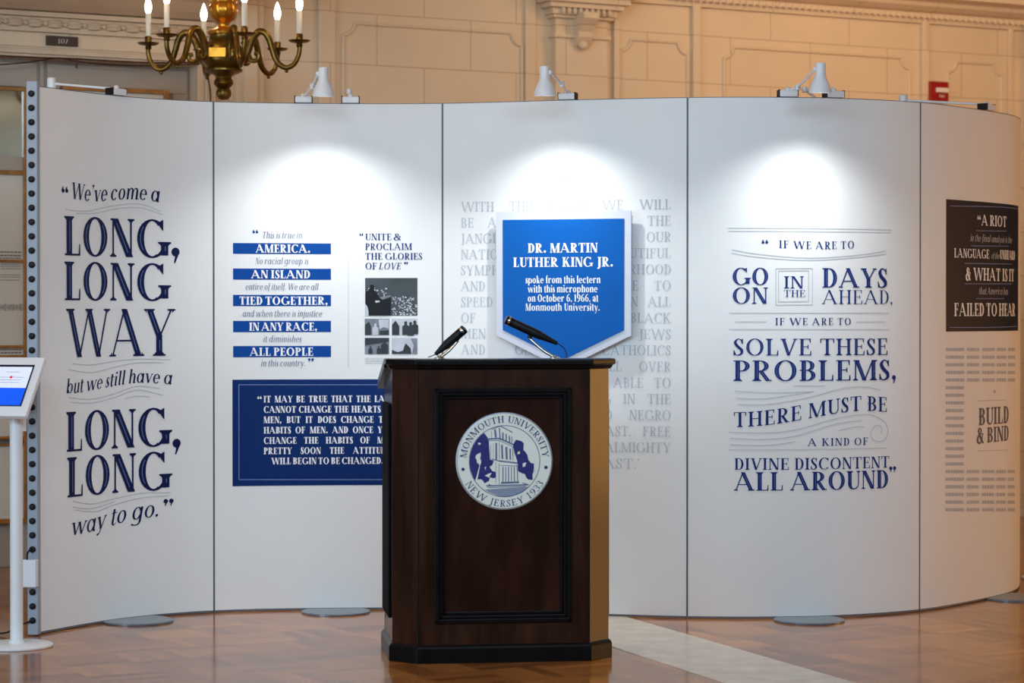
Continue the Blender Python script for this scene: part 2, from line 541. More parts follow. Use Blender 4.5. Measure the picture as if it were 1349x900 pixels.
def glyph(ch, T, t, it=False, asp=1.0):
    g = Gl(T, t, it, asp)
    h = T / 2
    X = 0.69                 # x-height
    A = 1.04                 # ascender
    lx = T + 0.15            # left stem centre helper
    s = 0.06 + h + 0.05      # centre of a left-hand stem, serif included
    if ch == 'A':
        c = 0.36 + h
        l, r = 0.10, 2 * c - 0.10 + h * 0.6
        g.di(l, 0, c, 1, t * 1.25); g.di(r, 0, c - h * 0.1, 1, T)
        g.hb(l + (c - l) * 0.33, r - (r - c) * 0.33, 0.33)
        g.sf(l, 0, t, 0.08); g.sf(r, 0, T, 0.07); g.adv = r + h + 0.08
    elif ch == 'B':
        g.st(s); r = s + 0.12
        g.el(r, 0.745, 0.13 + T, 0.255, -90, 90); g.el(r, 0.27, 0.17 + T, 0.27, -90, 90)
        for y in (1 - t / 2, 0.515, t / 2): g.hb(s - h - 0.07, r + 0.01, y)
        g.adv = r + 0.17 + T + 0.06
    elif ch in 'CG':
        rx = 0.27 + T
        cx = 0.05 + rx
        g.el(cx, 0.5, rx, 0.515, 48, 318 if ch == 'C' else 300)
        a = math.radians(48)
        xe, ye = cx + rx * math.cos(a), 0.5 + 0.515 * math.sin(a)
        g.p.append([(xe, ye - 0.17), (xe + 0.02, ye - 0.17), (xe + 0.02, 1.0), (xe - 0.01, 1.0), (xe - T * 0.7, ye + 0.02)])
        if ch == 'G':
            xs = cx + rx - h * 0.9
            g.st(xs, 0.06, 0.42); g.sf(xs, 0.42, T, 0.09, up=False)
            g.el(cx, 0.5, rx, 0.515, 290, 330, T * 0.6)
            g.adv = xs + h + 0.08
        else:
            g.adv = cx + rx * 0.78 + 0.04
    elif ch == 'D':
        g.st(s); r = s + 0.14
        g.el(r, 0.5, 0.20 + T, 0.5, -90, 90)
        g.hb(s - h - 0.07, r + 0.01, 1 - t / 2); g.hb(s - h - 0.07, r + 0.01, t / 2)
        g.adv = r + 0.20 + T + 0.05
    elif ch in 'EF':
        g.st(s); r = s + h + 0.33
        g.hb(s - h - 0.07, r, 1 - t / 2); g.vs(r, 1.0, -0.24)
        g.hb(s, r - 0.10, 0.52); g.vs(r - 0.10, 0.52, 0.12, 0.05); g.vs(r - 0.10, 0.52, -0.12, 0.05)
        if ch == 'E':
            g.hb(s - h - 0.07, r + 0.03, t / 2); g.vs(r + 0.03, 0, 0.27)
        else:
            g.sf(s, 0)
        g.adv = r + 0.08
    elif ch in 'HNUM' and ch == 'H':
        r = s + T + 0.34
        g.st(s); g.st(r); g.hb(s, r, 0.52)
        for x in (s, r): g.sf(x, 0); g.sf(x, 1, up=False)
        g.adv = r + h + 0.11
    elif ch == 'I':
        g.st(s); g.sf(s, 0); g.sf(s, 1, up=False); g.adv = s + h + 0.11
    elif ch == 'J':
        x = 0.20 + h
        g.st(x, 0.06, 1); g.sf(x, 1, up=False)
        g.cv([(x, 0.1, 1), (x - 0.03, -0.08, 0.7), (x - 0.14, -0.16, 0.2), (x - 0.24, -0.11, 0.5)])
        g.adv = x + h + 0.10
    elif ch == 'K':
        g.st(s); g.sf(s, 0); g.sf(s, 1, up=False)
        e = s + h + 0.36
        g.di(s + h - 0.02, 0.40, e, 1, t * 1.3); g.sf(e, 1, t, 0.09, up=False)
        g.di(e + 0.06, 0, s + h + 0.10, 0.60, T); g.sf(e + 0.06, 0, T, 0.07)
        g.adv = e + 0.06 + h + 0.09
    elif ch == 'L':
        g.st(s); g.sf(s, 1, up=False); r = s + h + 0.34
        g.hb(s - h - 0.07, r, t / 2); g.vs(r, 0, 0.30); g.adv = r + 0.05
    elif ch == 'M':
        l = 0.14; r = l + 0.62 + T; m = (l + r) / 2
        g.st(l, 0, 1, t * 1.2); g.sf(l, 0, t, 0.09)
        g.di(m, 0, l + h * 0.6, 1, T); g.di(m, 0, r - h * 0.4, 1, t * 1.2)
        g.st(r); g.sf(r, 0); g.sf(r, 1, up=False, left=False); g.hb(l - 0.09, l + T, 1 - t / 2)
        g.adv = r + h + 0.11
    elif ch == 'N':
        l = 0.14; r = l + 0.40 + T
        g.st(l, 0, 1, t * 1.2); g.sf(l, 0, t, 0.09); g.hb(l - 0.10, l + h, 1 - t / 2)
        g.di(r - h * 0.4, 0, l + h * 0.5, 1, T * 1.05)
        g.st(r, 0, 1, t * 1.2); g.sf(r, 1, t, 0.09, up=False)
        g.adv = r + 0.13
    elif ch in 'OQ':
        rx = 0.25 + T; cx = 0.05 + rx
        g.el(cx, 0.5, rx, 0.515)
        if ch == 'Q':
            g.cv([(cx - 0.05, 0.02, 0.3), (cx + 0.12, -0.12, 0.8), (cx + 0.36, -0.16, 0.2)])
        g.adv = cx + rx + 0.05
    elif ch in 'PR':
        g.st(s); g.sf(s, 0); r = s + 0.12
        g.el(r, 0.73, 0.16 + T, 0.27, -90, 90)
        g.hb(s - h - 0.07, r + 0.01, 1 - t / 2); g.hb(s, r + 0.01, 0.46 + t / 2)
        g.adv = r + 0.16 + T + 0.04
        if ch == 'R':
            e = r + 0.14 + T
            g.di(e, 0, r + 0.02, 0.50, T); g.sf(e, 0, T, 0.05, left=False)
            g.adv = e + h + 0.07
    elif ch == 'S':
        r = 0.36 + T * 0.7
        g.cv([(r - 0.02, 0.70, 0.0), (r - 0.05, 0.88, 0.05), (r * 0.55, 0.985, 0.1), (0.05 + h, 0.80, 0.75), (0.16 + h * 0.5, 0.60, 1.0),
              (r * 0.6, 0.49, 1.05), (r - 0.03 - h * 0.3, 0.32, 0.95), (r - 0.06, 0.12, 0.6), (r * 0.5, 0.012, 0.1), (0.10, 0.10, 0.05), (0.06, 0.30, 0.0)])
        g.p.append([(r - 0.02, 0.68), (r + 0.01, 0.68), (r + 0.01, 1.0), (r - 0.02, 1.0), (r - 0.09, 0.90)])
        g.p.append([(0.045, 0.32), (0.075, 0.32), (0.15, 0.09), (0.075, 0), (0.045, 0)])
        g.adv = r + 0.08
    elif ch == 'T':
        w = 0.27 + h; c = 0.04 + w
        g.st(c); g.sf(c, 0)
        g.hb(0.04, 0.04 + 2 * w, 1 - t / 2); g.vs(0.04 + 2 * w, 1, -0.26); g.vs(0.04, 1, -0.26, -0.07)
        g.adv = 2 * w + 0.08
    elif ch == 'U':
        r = s + h + 0.40
        g.st(s, 0.28, 1); g.sf(s, 1, up=False); g.st(r, 0.28, 1, t * 1.2); g.sf(r, 1, t, 0.09, up=False)
        cx = (s - h + r + t * 0.6) / 2; rx = cx - (s - h)
        g.el(cx, 0.29, rx, 0.30, 180, 270, T, t * 1.3); g.el(cx, 0.29, rx, 0.30, 270, 360, t * 1.2, t * 1.3)
        g.adv = r + 0.12
    elif ch in 'VY':
        c = 0.33 + h; l, r = 0.08 + h, 2 * c - 0.10
        if ch == 'V':
            g.di(c, 0, l, 1, T); g.di(c, 0, r, 1, t * 1.3)
        else:
            g.di(c, 0.42, l, 1, T); g.di(c + h * 0.3, 0.42, r, 1, t * 1.3); g.st(c, 0, 0.45); g.sf(c, 0)
        g.sf(l, 1, T, 0.06, up=False); g.sf(r, 1, t, 0.08, up=False); g.adv = r + 0.10
    elif ch == 'W':
        d = 0.26 + h * 0.6; l = 0.08 + h
        xs = [l, l + d, l + 2 * d, l + 3 * d, l + 4 * d - h * 0.6]
        g.di(xs[1], 0, xs[0], 1, T); g.di(xs[1], 0, xs[2], 1, t * 1.3); g.di(xs[3], 0, xs[2], 1, T); g.di(xs[3], 0, xs[4], 1, t * 1.3)
        g.sf(xs[0], 1, T, 0.06, up=False); g.sf(xs[2], 1, T, 0.04, up=False); g.sf(xs[4], 1, t, 0.08, up=False)
        g.adv = xs[4] + 0.10
    elif ch == 'X':
        l, r = 0.10 + h, 0.60 + h
        g.di(r, 0, l, 1, T); g.di(l - 0.02, 0, r, 1, t * 1.3)
        g.sf(r, 0, T, 0.05); g.sf(l, 1, T, 0.05, up=False); g.sf(l - 0.02, 0, t); g.sf(r, 1, t, up=False); g.adv = r + h + 0.08
    elif ch == 'Z':
        r = 0.52 + h
        g.di(0.08 + h, 0, r - h, 1, T); g.hb(0.06, r, 1 - t / 2); g.hb(0.05, r, t / 2); g.vs(r, 0, 0.26); g.vs(0.06, 1, -0.24, -0.07); g.adv = r + 0.07
    elif ch == '&':
        w = 0.62
        g.cv([(w, 0.60, 0.0), (w - 0.06, 0.30, 0.2), (w - 0.28, 0.01, 0.25), (0.12, 0.08, 0.8), (0.08, 0.30, 0.95), (0.22, 0.52, 0.5), (0.42, 0.66, 0.2),
              (0.46, 0.85, 0.6), (0.32, 0.985, 0.1), (0.19, 0.85, 0.7), (0.26, 0.62, 0.9), (0.44, 0.32, 1.0), (0.60, 0.08, 0.8), (w + 0.10, 0.02, 0.1)])
        g.hb(w - 0.14, w + 0.10, 0.60); g.adv = w + 0.16
    # ------------- lowercase
    elif ch in 'abdegopqc':
        rx = 0.165 + T * 0.92; ry = X / 2 + 0.012; cy = X / 2
        e = 0.0 if it else 0.055
        if ch == 'a' and not it:
            cx = 0.20 + h; xs = 0.32 + T
            g.st(xs, 0.06, X - 0.16)
            g.cv([(xs, X - 0.20, 1), (xs - 0.06, X - 0.03, 0.4), (xs - 0.18, X - 0.0, 0.1), (0.12, X - 0.12, 0.6), (0.11, X - 0.2, 0.7)])
            g.el(0.05 + rx * 0.92, 0.20, rx * 0.92, 0.21, 70, 300)
            g.cv([(xs, 0.10, 1), (xs + 0.06, 0.0, 0.3), (xs + 0.14, 0.03, 0)]); g.adv = xs + h + 0.10
        elif ch == 'o':
            g.el(0.04 + rx, cy, rx, ry); g.adv = 0.08 + 2 * rx
        elif ch in 'ce':
            cx = 0.04 + rx
            if ch == 'c':
                g.el(cx, cy, rx, ry, 50, 320); g.dot(cx + rx * 0.52, cy + ry * 0.62, T * 0.5)
            else:
                g.el(cx, cy, rx, ry, 0, 320, T * 0.95); g.hb(cx - rx + h, cx + rx, cy + 0.02)
            g.adv = cx + rx * 0.95 + 0.04
        elif ch in 'adqg' and (it or ch != 'g'):
            cx = 0.04 + rx; xs = cx + rx - h * 0.55
            g.el(cx, cy, rx, ry, 20, 340)
            top = A if ch == 'd' else X
            bot = -0.30 if ch == 'q' else (-0.12 if ch == 'g' else 0.0)
            g.st(xs, bot, top)
            if ch == 'd':
                g.hb(xs - h - 0.06, xs, A - t / 2)
            if ch in 'ad':
                g.cv([(xs, 0.08, 0.9), (xs + 0.05, 0.0, 0.3), (xs + 0.12 + e, 0.05, 0)])
            if ch == 'q':
                g.sf(xs, -0.30, e=0.06)
            if ch == 'g':
                g.cv([(xs, -0.10, 1), (xs - 0.05, -0.26, 0.5), (cx - 0.02, -0.32, 0.1), (cx - rx + 0.02, -0.24, 0.5)])
            g.adv = xs + h + 0.09
        elif ch == 'g':
            cx = 0.05 + rx
            g.el(cx, 0.44, rx, 0.26); g.cv([(cx + rx * 0.6, 0.62, 0), (cx + rx + 0.05, 0.70, 0.3), (cx + rx + 0.10, 0.66, 0.5)])
            g.cv([(cx - rx * 0.5, 0.22, 0.1), (cx - rx * 0.6, 0.08, 0.6), (cx + 0.02, 0.03, 0.9), (cx + rx, -0.05, 0.9), (cx + rx, -0.22, 0.5), (cx, -0.31, 0.1), (cx - rx, -0.22, 0.5), (cx - rx * 0.8, -0.04, 0.2), (cx - rx * 0.3, 0.04, 0)])
            g.adv = cx + rx + 0.09
        elif ch in 'bp':
            cx = s + rx - h * 0.45
            g.el(cx, cy, rx, ry, -160, 160)
            g.st(s, 0 if ch == 'b' else -0.30, A if ch == 'b' else X)
            g.hb(s - h - 0.055, s, (A if ch == 'b' else X) - t / 2)
            if ch == 'p':
                g.sf(s, -0.30, e=0.06)
            g.adv = cx + rx + 0.05
    elif ch in 'hnmru':
        gap = 0.235 + T
        g.st(s, 0, A if ch == 'h' else X)
        top = A if ch == 'h' else X
        g.hb(s - h - 0.055, s, top - t / 2)
        if ch == 'u':
            r = s + gap
            g.p.pop(-2) if False else None
            g.st(r, 0, X); g.hb(r - h - 0.05, r, X - t / 2); g.hb(r, r + h + 0.06, t / 2)
            g.cv([(s, 0.16, 1), (s + 0.03, 0.04, 0.6), (s + gap * 0.45, 0.0, 0.15), (r - h, 0.12, 0)])
            g.p[0] = [(s - h, 0.14), (s + h, 0.14), (s + h, X), (s - h, X)]
            g.adv = r + h + 0.08
        elif ch == 'r':
            g.cv([(s + h, X * 0.72, 0), (s + gap * 0.5, X - 0.02, 0.1), (s + gap * 0.8, X - 0.03, 0.5)])
            g.dot(s + gap * 0.82, X - 0.085, T * 0.5)
            if not it: g.sf(s, 0, e=0.06)
            g.adv = s + gap * 0.82 + T * 0.5 + 0.04
        else:
            n = 2 if ch == 'm' else 1
            if not it: g.sf(s, 0, e=0.06)
            for i in range(n):
                a, r = s + gap * i, s + gap * (i + 1)
                g.cv([(a + h * 0.8, X * 0.74, 0), (a + gap * 0.5, X, 0.15), (r - 0.03, X - 0.06, 0.6), (r, X - 0.18, 1)])
                g.st(r, 0, X - 0.15)
                if not it: g.sf(r, 0, e=0.06)
            if it: g.hb(s + gap * n, s + gap * n + h + 0.08, t / 2 + 0.005)
            g.adv = s + gap * n + h + 0.09
    elif ch in 'ijl':
        top = A if ch == 'l' else X
        g.st(s, -0.2 if ch == 'j' else 0, top); g.hb(s - h - 0.055, s, top - t / 2)
        if ch == 'j':
            g.cv([(s, -0.16, 1), (s - 0.05, -0.29, 0.4), (s - 0.16, -0.30, 0.3)])
        elif it:
            g.hb(s, s + h + 0.08, t / 2)
        else:
            g.sf(s, 0, e=0.06)
        if ch in 'ij': g.dot(s, 0.92, max(T * 0.55, 0.075))
        g.adv = s + h + 0.09
    elif ch == 'f':
        g.st(s, -0.2 if it else 0, 0.88); g.hb(s - h - 0.09, s + h + 0.14, X - t / 2)
        g.cv([(s, 0.84, 1), (s + 0.04, 1.0, 0.5), (s + 0.14, 1.05, 0.1), (s + 0.22, 1.0, 0.5)])
        if not it: g.sf(s, 0, e=0.06)
        g.adv = s + h + 0.15
    elif ch == 't':
        g.st(s, 0.1, 0.88); g.hb(s - h - 0.08, s + h + 0.14, X - t / 2)
        g.cv([(s, 0.14, 1), (s + 0.03, 0.02, 0.5), (s + 0.12, 0.0, 0.1), (s + h + 0.16, 0.09, 0)]); g.adv = s + h + 0.15
    elif ch == 'k':
        g.st(s, 0, A); g.hb(s - h - 0.055, s, A - t / 2); e = s + h + 0.24
        g.di(s + h - 0.02, 0.26, e, X, t * 1.3); g.di(e + 0.06, 0, s + h + 0.06, 0.42, T)
        if not it: g.sf(s, 0, e=0.06); g.sf(e + 0.06, 0, e=0.05)
        g.hb(e - 0.09, e + 0.08, X - t / 2); g.adv = e + h + 0.13
    elif ch == 's':
        r = 0.27 + T * 0.7; k = X
        g.cv([(r - 0.02, 0.76 * k, 0.0), (r - 0.07, 0.94 * k, 0.05), (r * 0.5, 0.99 * k, 0.1), (0.05 + h, 0.80 * k, 0.7), (0.15 + h * 0.4, 0.58 * k, 0.95),
              (r - 0.10, 0.42 * k, 0.95), (r - 0.04, 0.20 * k, 0.6), (r * 0.5, 0.012, 0.1), (0.08, 0.10 * k, 0.1), (0.055, 0.28 * k, 0.0)])
        g.adv = r + 0.06
    elif ch in 'vwy':
        d = 0.185 + h * 0.7; l = 0.06 + h
        xs = [l, l + d, l + 2 * d, l + 3 * d, l + 4 * d]
        n = 2 if ch == 'w' else 1
        for i in range(n):
            g.di(xs[2 * i + 1], 0, xs[2 * i], X, T); g.di(xs[2 * i + 1], 0, xs[2 * i + 2], X, t * 1.4)
            g.sf(xs[2 * i], X, T, 0.045, up=False)
        g.sf(xs[2 * n], X, t, 0.06, up=False)
        if ch == 'y':
            g.cv([(xs[1] + 0.02, 0.08, 0.2), (xs[1] - 0.06, -0.2, 0.1), (xs[1] - 0.18, -0.29, 0.5), (xs[1] - 0.22, -0.24, 0.6)])
        g.adv = xs[2 * n] + 0.08
    elif ch == 'x':
        l, r = 0.06 + h, 0.40 + h
        g.di(r, 0, l, X, T); g.di(l, 0, r, X, t * 1.3); g.adv = r + h + 0.06
    elif ch == 'z':
        r = 0.38 + h
        g.di(0.06 + h, 0, r - h, X, T); g.hb(0.05, r, X - t / 2); g.hb(0.04, r, t / 2); g.adv = r + 0.06
    # ------------- figures and points
    elif ch == '0':
        rx = 0.19 + T; g.el(0.05 + rx, 0.5, rx, 0.51); g.adv = 0.10 + 2 * rx
    elif ch == '1':
        c = 0.20 + h; g.st(c); g.sf(c, 0, e=0.09); g.di(c - h - 0.09, 0.84, c, 1.0, t * 1.6); g.adv = c + h + 0.16
    elif ch == '3':
        r = 0.34 + T * 0.7
        g.el(r - 0.16 - h, 0.75, 0.15 + T * 0.9, 0.255, -80, 150); g.el(r - 0.16 - h, 0.26, 0.18 + T * 0.9, 0.27, -150, 80); g.adv = r + T * 0.5 + 0.06
    elif ch in '69':
        rx = 0.15 + T; cx = 0.05 + rx
        f = (lambda y: y) if ch == '6' else (lambda y: 1 - y)
        fx = (lambda x: x) if ch == '6' else (lambda x: 2 * cx - x)
        g.el(cx, f(0.30), rx, 0.31)
        g.cv([(fx(cx - rx + h), f(0.32), 1), (fx(cx - rx + h + 0.03), f(0.66), 0.8), (fx(cx), f(0.92), 0.3), (fx(cx + rx * 0.7), f(1.01), 0)])
        g.adv = 0.10 + 2 * rx
    elif ch == '7':
        g.hb(0.06, 0.52, 1 - t); g.di(0.20, 0, 0.50, 1, T * 0.9); g.adv = 0.58
    elif ch == '.':
        r = max(T * 0.56, 0.07 / asp); g.dot(0.05 + r, r * asp, r); g.adv = 0.09 + 2 * r
    elif ch == ':':
        r = max(T * 0.56, 0.07 / asp); g.dot(0.05 + r, r * asp, r); g.dot(0.05 + r, 0.55, r); g.adv = 0.09 + 2 * r
    elif ch in ",'\u2019":
        r = max(T * 0.54, 0.065 / asp); ra = r * asp; y = ra if ch == ',' else 0.95
        g.dot(0.05 + r, y, r)
        g.p.append([(0.05 + r * 2, y), (0.05 + r * 0.9, y - ra * 2.5), (0.05 + r * 0.6, y - ra * 2.4), (0.05 + r, y - ra * 0.5)]); g.adv = 0.09 + 2 * r
    elif ch in '\u201c\u201d':
        r = max(T * 0.60, 0.10 / asp); ra = r * asp
        for k in (0, 1):
            x = 0.06 + r + k * r * 2.4
            if ch == '\u201d':
                g.dot(x, 0.95, r); g.p.append([(x + r, 0.95), (x - r * 0.2, 0.95 - ra * 2.2), (x - r * 0.5, 0.95 - ra * 2.0), (x, 0.95 - ra * 0.5)])
            else:
                y0 = 0.95 - ra * 1.6
                g.dot(x, y0, r); g.p.append([(x - r, y0), (x - r * 0.5, y0 + ra * 1.6), (x + r * 0.5, y0 + ra * 2.2), (x, y0 + ra * 0.5)])
        g.adv = 0.12 + 4.4 * r
    else:
        g.adv = 0.30 if ch == ' ' else 0.5
    return g


def text_polys(text, width, H, T, t, ital=0.0, track=0.0, space=0.30, inline=False):
    """polygons of TEXT fitted to WIDTH x cap height H; the stroke weight T is kept however wide the fit is"""
    sx = 1.0
    for _ in range(4):
        Te, te = T / sx, t
        gl = [glyph(c, Te, te, ital > 0, sx) for c in text]
        adv = sum((space if c == ' ' else g.adv + track) for c, g in zip(text, gl)) - track
        sx = width / (adv * H)
        if sx < 0.35:
            sx = 0.35
    out, inl = [], []
    x = 0.0
    for c, g in zip(text, gl):
        for p in g.p:
            out.append([((x + a + ital * b) * H * sx, b * H) for a, b in p])
        if inline:
            for ln in g.inl:
                q = strip_polys([((x + a + ital * b) * H * sx, b * H) for a, b in ln], [T * H * 0.11] * len(ln))
                inl += q
        x += (space if c == ' ' else g.adv + track)
    return out, inl


def poly_area(p):
    return sum(p[i][0] * p[(i + 1) % len(p)][1] - p[(i + 1) % len(p)][0] * p[i][1] for i in range(len(p)))


# ------------------------------------------------------------------ the setting
floor = MB().add([(-14, -6, 0), (14, -6, 0), (14, 26, 0), (-14, 26, 0)], [(0, 1, 2, 3)]).build('floor', M['floor'])
tag(floor, kind='structure')
# marble band let into the parquet
a0, a1 = on_floor(825, 813), on_floor(1130, 900)
b0, b1 = on_floor(806, 852.5), on_floor(952, 900)
sd = ((a1 - a0).normalized() + (b1 - b0).normalized()).normalized()
sn = Vector((-sd.y, sd.x, 0))
wdt = abs((b0 - a0).dot(sn))
sgn = 1 if (b0 - a0).dot(sn) > 0 else -1
am = a0
mb = MB()
P0, P1 = am - sd * 9, am + sd * 6
q = [P0, P1, P1 + sn * sgn * wdt, P0 + sn * sgn * wdt]
mb.loft([[p + Vector((0, 0, -0.004)) for p in q], [p + Vector((0, 0, 0.0015)) for p in q]])
tag(mb.build('floor_band', M['marble']), kind='structure')
ceil = MB().box(-14, 14, -6, 26, 4.35, 4.45).build('ceiling', M['ceiling'])
tag(ceil, kind='structure')

sw = mat('side_wall_paint', srgb(184, 188, 190), 0.7, var=0.04)
for nm, bx_ in (('wall_left', (-14.0, -13.8, -6, 26)), ('wall_right', (13.8, 14.0, -6, 26)), ('wall_front', (-14, 14, -6.2, -6.0))):
    tag(MB().box(bx_[0], bx_[1], bx_[2], bx_[3], 0, 4.35).build(nm, sw), kind='structure')

# rear wall: local x runs along the wall, local -y faces the room
WO = Vector((0.026, 14.76, 0))
wdir = Vector((math.cos(ROOM_ROT), math.sin(ROOM_ROT), 0))
wnrm = Vector((math.sin(ROOM_ROT), -math.cos(ROOM_ROT), 0))


def onwall(px, py, off=0.0):
    r = ray(px, py)
    o = Vector((0, 0, CZ))
    k = (WO + wnrm * off - o).dot(wnrm) / r.dot(wnrm)
    p = o + r * k
    return (p - WO).dot(wdir), p.z


def wl(px):
    return onwall(px, HOR)[0]


def wz(px, py):
    return onwall(px, py)[1]


def wallobj(name, mb, m, parent=None, **k):
    o = mb.build(name, m, parent, **k)
    if parent is None:
        o.location = WO
        o.rotation_euler = (0, 0, ROOM_ROT)
    return o


def wallthing(name, label, cat, lx, z, group=None, out=0.0):
    p = WO + wdir * lx + wnrm * out
    return thing(name, label, cat, (p.x, p.y, z), ROOM_ROT, group)


LXD = wl(258)        # right edge of the door opening
mb = MB()
mb.box(LXD, 9, 0, 0.25, 0, 4.35)
mb.box(-9, LXD, 0, 0.25, wz(120, 80), 4.35)
mb.box(-9, wl(-260), 0, 0.25, 0, wz(120, 80))
tag(wallobj('wall_back', mb, M['wall']), kind='structure')

# door opening with painted double door
dz = wz(120, 80)
droot = MB().box(wl(-260), LXD, 0.10, 0.16, 0.0, dz)
dl = wl(62)
droot.box(dl - 0.012, dl + 0.012, 0.085, 0.10, 0.0, dz)
for xa, xb in ((wl(-250), dl - 0.03), (dl + 0.03, LXD - 0.02)):
    droot.box(xa, xb, 0.08, 0.10, dz - 0.16, dz - 0.02)
    droot.box(xa, xa + 0.09, 0.08, 0.10, 0.0, dz - 0.16)
    droot.box(xb - 0.09, xb, 0.08, 0.10, 0.0, dz - 0.16)
tag(wallobj('door_1', droot, M['door_paint'], bevel=0.004), kind='structure')
mb = MB()                                   # door casing
for o0, o1, d in ((0.0, 0.045, 0.03), (0.045, 0.11, 0.045), (0.11, 0.15, 0.02)):
    mb.box(LXD + o0, LXD + o1, -d, 0.0, 0.0, dz + o1)
    mb.box(wl(-260), LXD + o1, -d, 0.0, dz + o0 * 0.4, dz + o1 * 0.4)
tag(wallobj('trim_1', mb, M['trim_paint'], bevel=0.004), kind='structure')
# leaf frieze over the door
fz0, fz1 = wz(120, 42), wz(120, 28)
mb = MB()
mb.box(-5, LXD + 0.10, -0.05, 0, fz1 + 0.005, fz1 + 0.03)
mb.box(-5, LXD + 0.10, -0.04, 0, fz0 - 0.02, fz0 - 0.003)
zc = (fz0 + fz1) / 2
x = wl(-60)
while x < LXD + 0.08:
    for sgy in (-1, 1):
        mb.ball((x, -0.01, zc + sgy * 0.012), 0.022, 8, 2.0, 0.7, 0.55)
    mb.ball((x + 0.06, -0.012, zc), 0.016, 8, 1, 1, 1)
    x += 0.115
mb.tube([(wl(-60), -0.015, zc), (LXD + 0.08, -0.015, zc)], 0.006, 6)
tag(wallobj('trim_2', mb, M['trim_paint'], smooth=True), kind='structure')
# deep cove above the frieze
mb = MB()
prof = [(0, fz1 + 0.03), (-0.06, fz1 + 0.04), (-0.12, fz1 + 0.07), (-0.20, fz1 + 0.12), (-0.30, fz1 + 0.15), (-2.0, fz1 + 0.17), (-2.0, fz1 + 0.6), (0, fz1 + 0.6)]
mb.loft([[Vector((xx, a, b)) for a, b in prof] for xx in (-5, wl(292))])
tag(wallobj('trim_3', mb, M['trim_paint']), kind='structure')

# column strips and pilasters on the wall


def vstrip(name, pxa, pxb, depth, ztop=4.0, extra=None):
    b = MB().box(wl(pxa), wl(pxb), -depth, 0, 0.0, ztop)
    if extra:
        for (p0, p1, d) in extra:
            b.box(wl(p0), wl(p1), -d, 0, 0.0, ztop)
    tag(wallobj(name, b, M['wall'], bevel=0.006), kind='structure')


vstrip('trim_4', 308, 344, 0.05, extra=[(316, 334, 0.075)])
vstrip('trim_5', 418, 440, 0.03)
vstrip('trim_6', 690, 704, 0.025)
vstrip('trim_7', 806, 814, 0.03)
vstrip('trim_8', 910, 920, 0.03)
vstrip('trim_9', 1211, 1220, 0.035)
vstrip('trim_10', 1325, 1331, 0.03)

# pilaster with capital and corbel
pa, pb = wl(725), wl(793)
b = MB().box(pa, pb, -0.07, 0, 0, 4.0)
z1 = wz(757, 50)
b.box(pa - 0.015, pb + 0.015, -0.09, 0, z1 - 0.012, z1 + 0.012)
z2, z3 = wz(757, 27), wz(757, 8)
for zz0, zz1, d in ((z2, z2 + 0.02, 0.10), (z2 + 0.02, z2 + 0.06, 0.115), (z2 + 0.06, z3, 0.15), (z3, z3 + 0.04, 0.18), (z3 + 0.04, z3 + 0.4, 0.22)):
    b.box(pa - (d - 0.07), pb + (d - 0.07), -d, 0, zz0, zz1)
n = 9
for i in range(n):
    xx = pa + (pb - pa) * (i + 0.5) / n
    b.ball((xx, -0.13, z2 + 0.04), 0.02, 8, 0.75, 0.8, 1.3)
cx0, cx1 = wl(748), wl(768)
zt, zb = wz(757, 20), wz(757, 64)
prof = [(-0.07, zt), (-0.20, zt), (-0.21, zt - 0.04), (-0.17, zt - 0.08), (-0.14, zt - 0.12), (-0.135, zb + 0.06), (-0.11, zb + 0.03), (-0.08, zb), (-0.07, zb)]
b.loft([[Vector((xx, a, z)) for a, z in prof] for xx in (cx0, cx1)])
b.ball(((cx0 + cx1) / 2, -0.10, zb + 0.01), 0.035, 10, 1, 0.8, 0.8)
tag(wallobj('trim_11', b, M['wall'], bevel=0.003), kind='structure')

# panel mouldings with scooped corners
TRIMN = [12]


def moulding(pxa, pxb, pya, scoop=0.075, side=(True, True)):
    xa, xb = wl(pxa), wl(pxb)
    zt = wz((pxa + pxb) / 2, pya)
    zb = 1.0
    pts = []

    def arc(cx, cz, a0, a1):
        return [(cx + scoop * math.cos(math.radians(a0 + (a1 - a0) * i / 6)), cz + scoop * math.sin(math.radians(a0 + (a1 - a0) * i / 6))) for i in range(7)]
    pts += [(xa, zb)]
    pts += arc(xa, zt, -90, 0)[0:7]
    pts += [(xb - scoop, zt)]
    pts += arc(xb, zt, 180, 270)[1:]
    pts += [(xb, zb)]
    mb = MB()
    for rr, off in ((0.011, 0.0),):
        for i in range(len(pts) - 1):
            p, q = pts[i], pts[i + 1]
            mb.tube([(p[0], -0.004, p[1]), (q[0], -0.004, q[1])], rr, 8)
    o = wallobj('trim_%d' % TRIMN[0], mb, M['wall'], smooth=True)
    TRIMN[0] += 1
    tag(o, kind='structure')


moulding(452, 687, 37)
moulding(817, 905, 54)
moulding(953, 1197, 69)
moulding(1247, 1318, 83)

# cornice with dentils along the top
cz0 = wz(1195, 24)
xa, xb = wl(800), 9.0
mb = MB()
prof = [(0, cz0 - 0.03), (-0.03, cz0 - 0.03), (-0.035, cz0), (-0.06, cz0 + 0.005), (-0.06, cz0 + 0.035), (-0.10, cz0 + 0.045), (-0.15, cz0 + 0.07),
        (-0.17, cz0 + 0.10), (-0.24, cz0 + 0.115), (-0.24, cz0 + 0.15), (-0.30, cz0 + 0.17), (-0.36, cz0 + 0.24), (-0.38, cz0 + 0.5), (0, cz0 + 0.5)]
mb.loft([[Vector((xx, a, z)) for a, z in prof] for xx in (xa, xb)])
x = wl(880)
while x < wl(1420):
    mb.ball((x, -0.062, cz0 + 0.012), 0.014, 6, 1.0, 1.0, 1.5)
    x += 0.052
tag(wallobj('trim_%d' % TRIMN[0], mb, M['wall']), kind='structure')
TRIMN[0] += 1
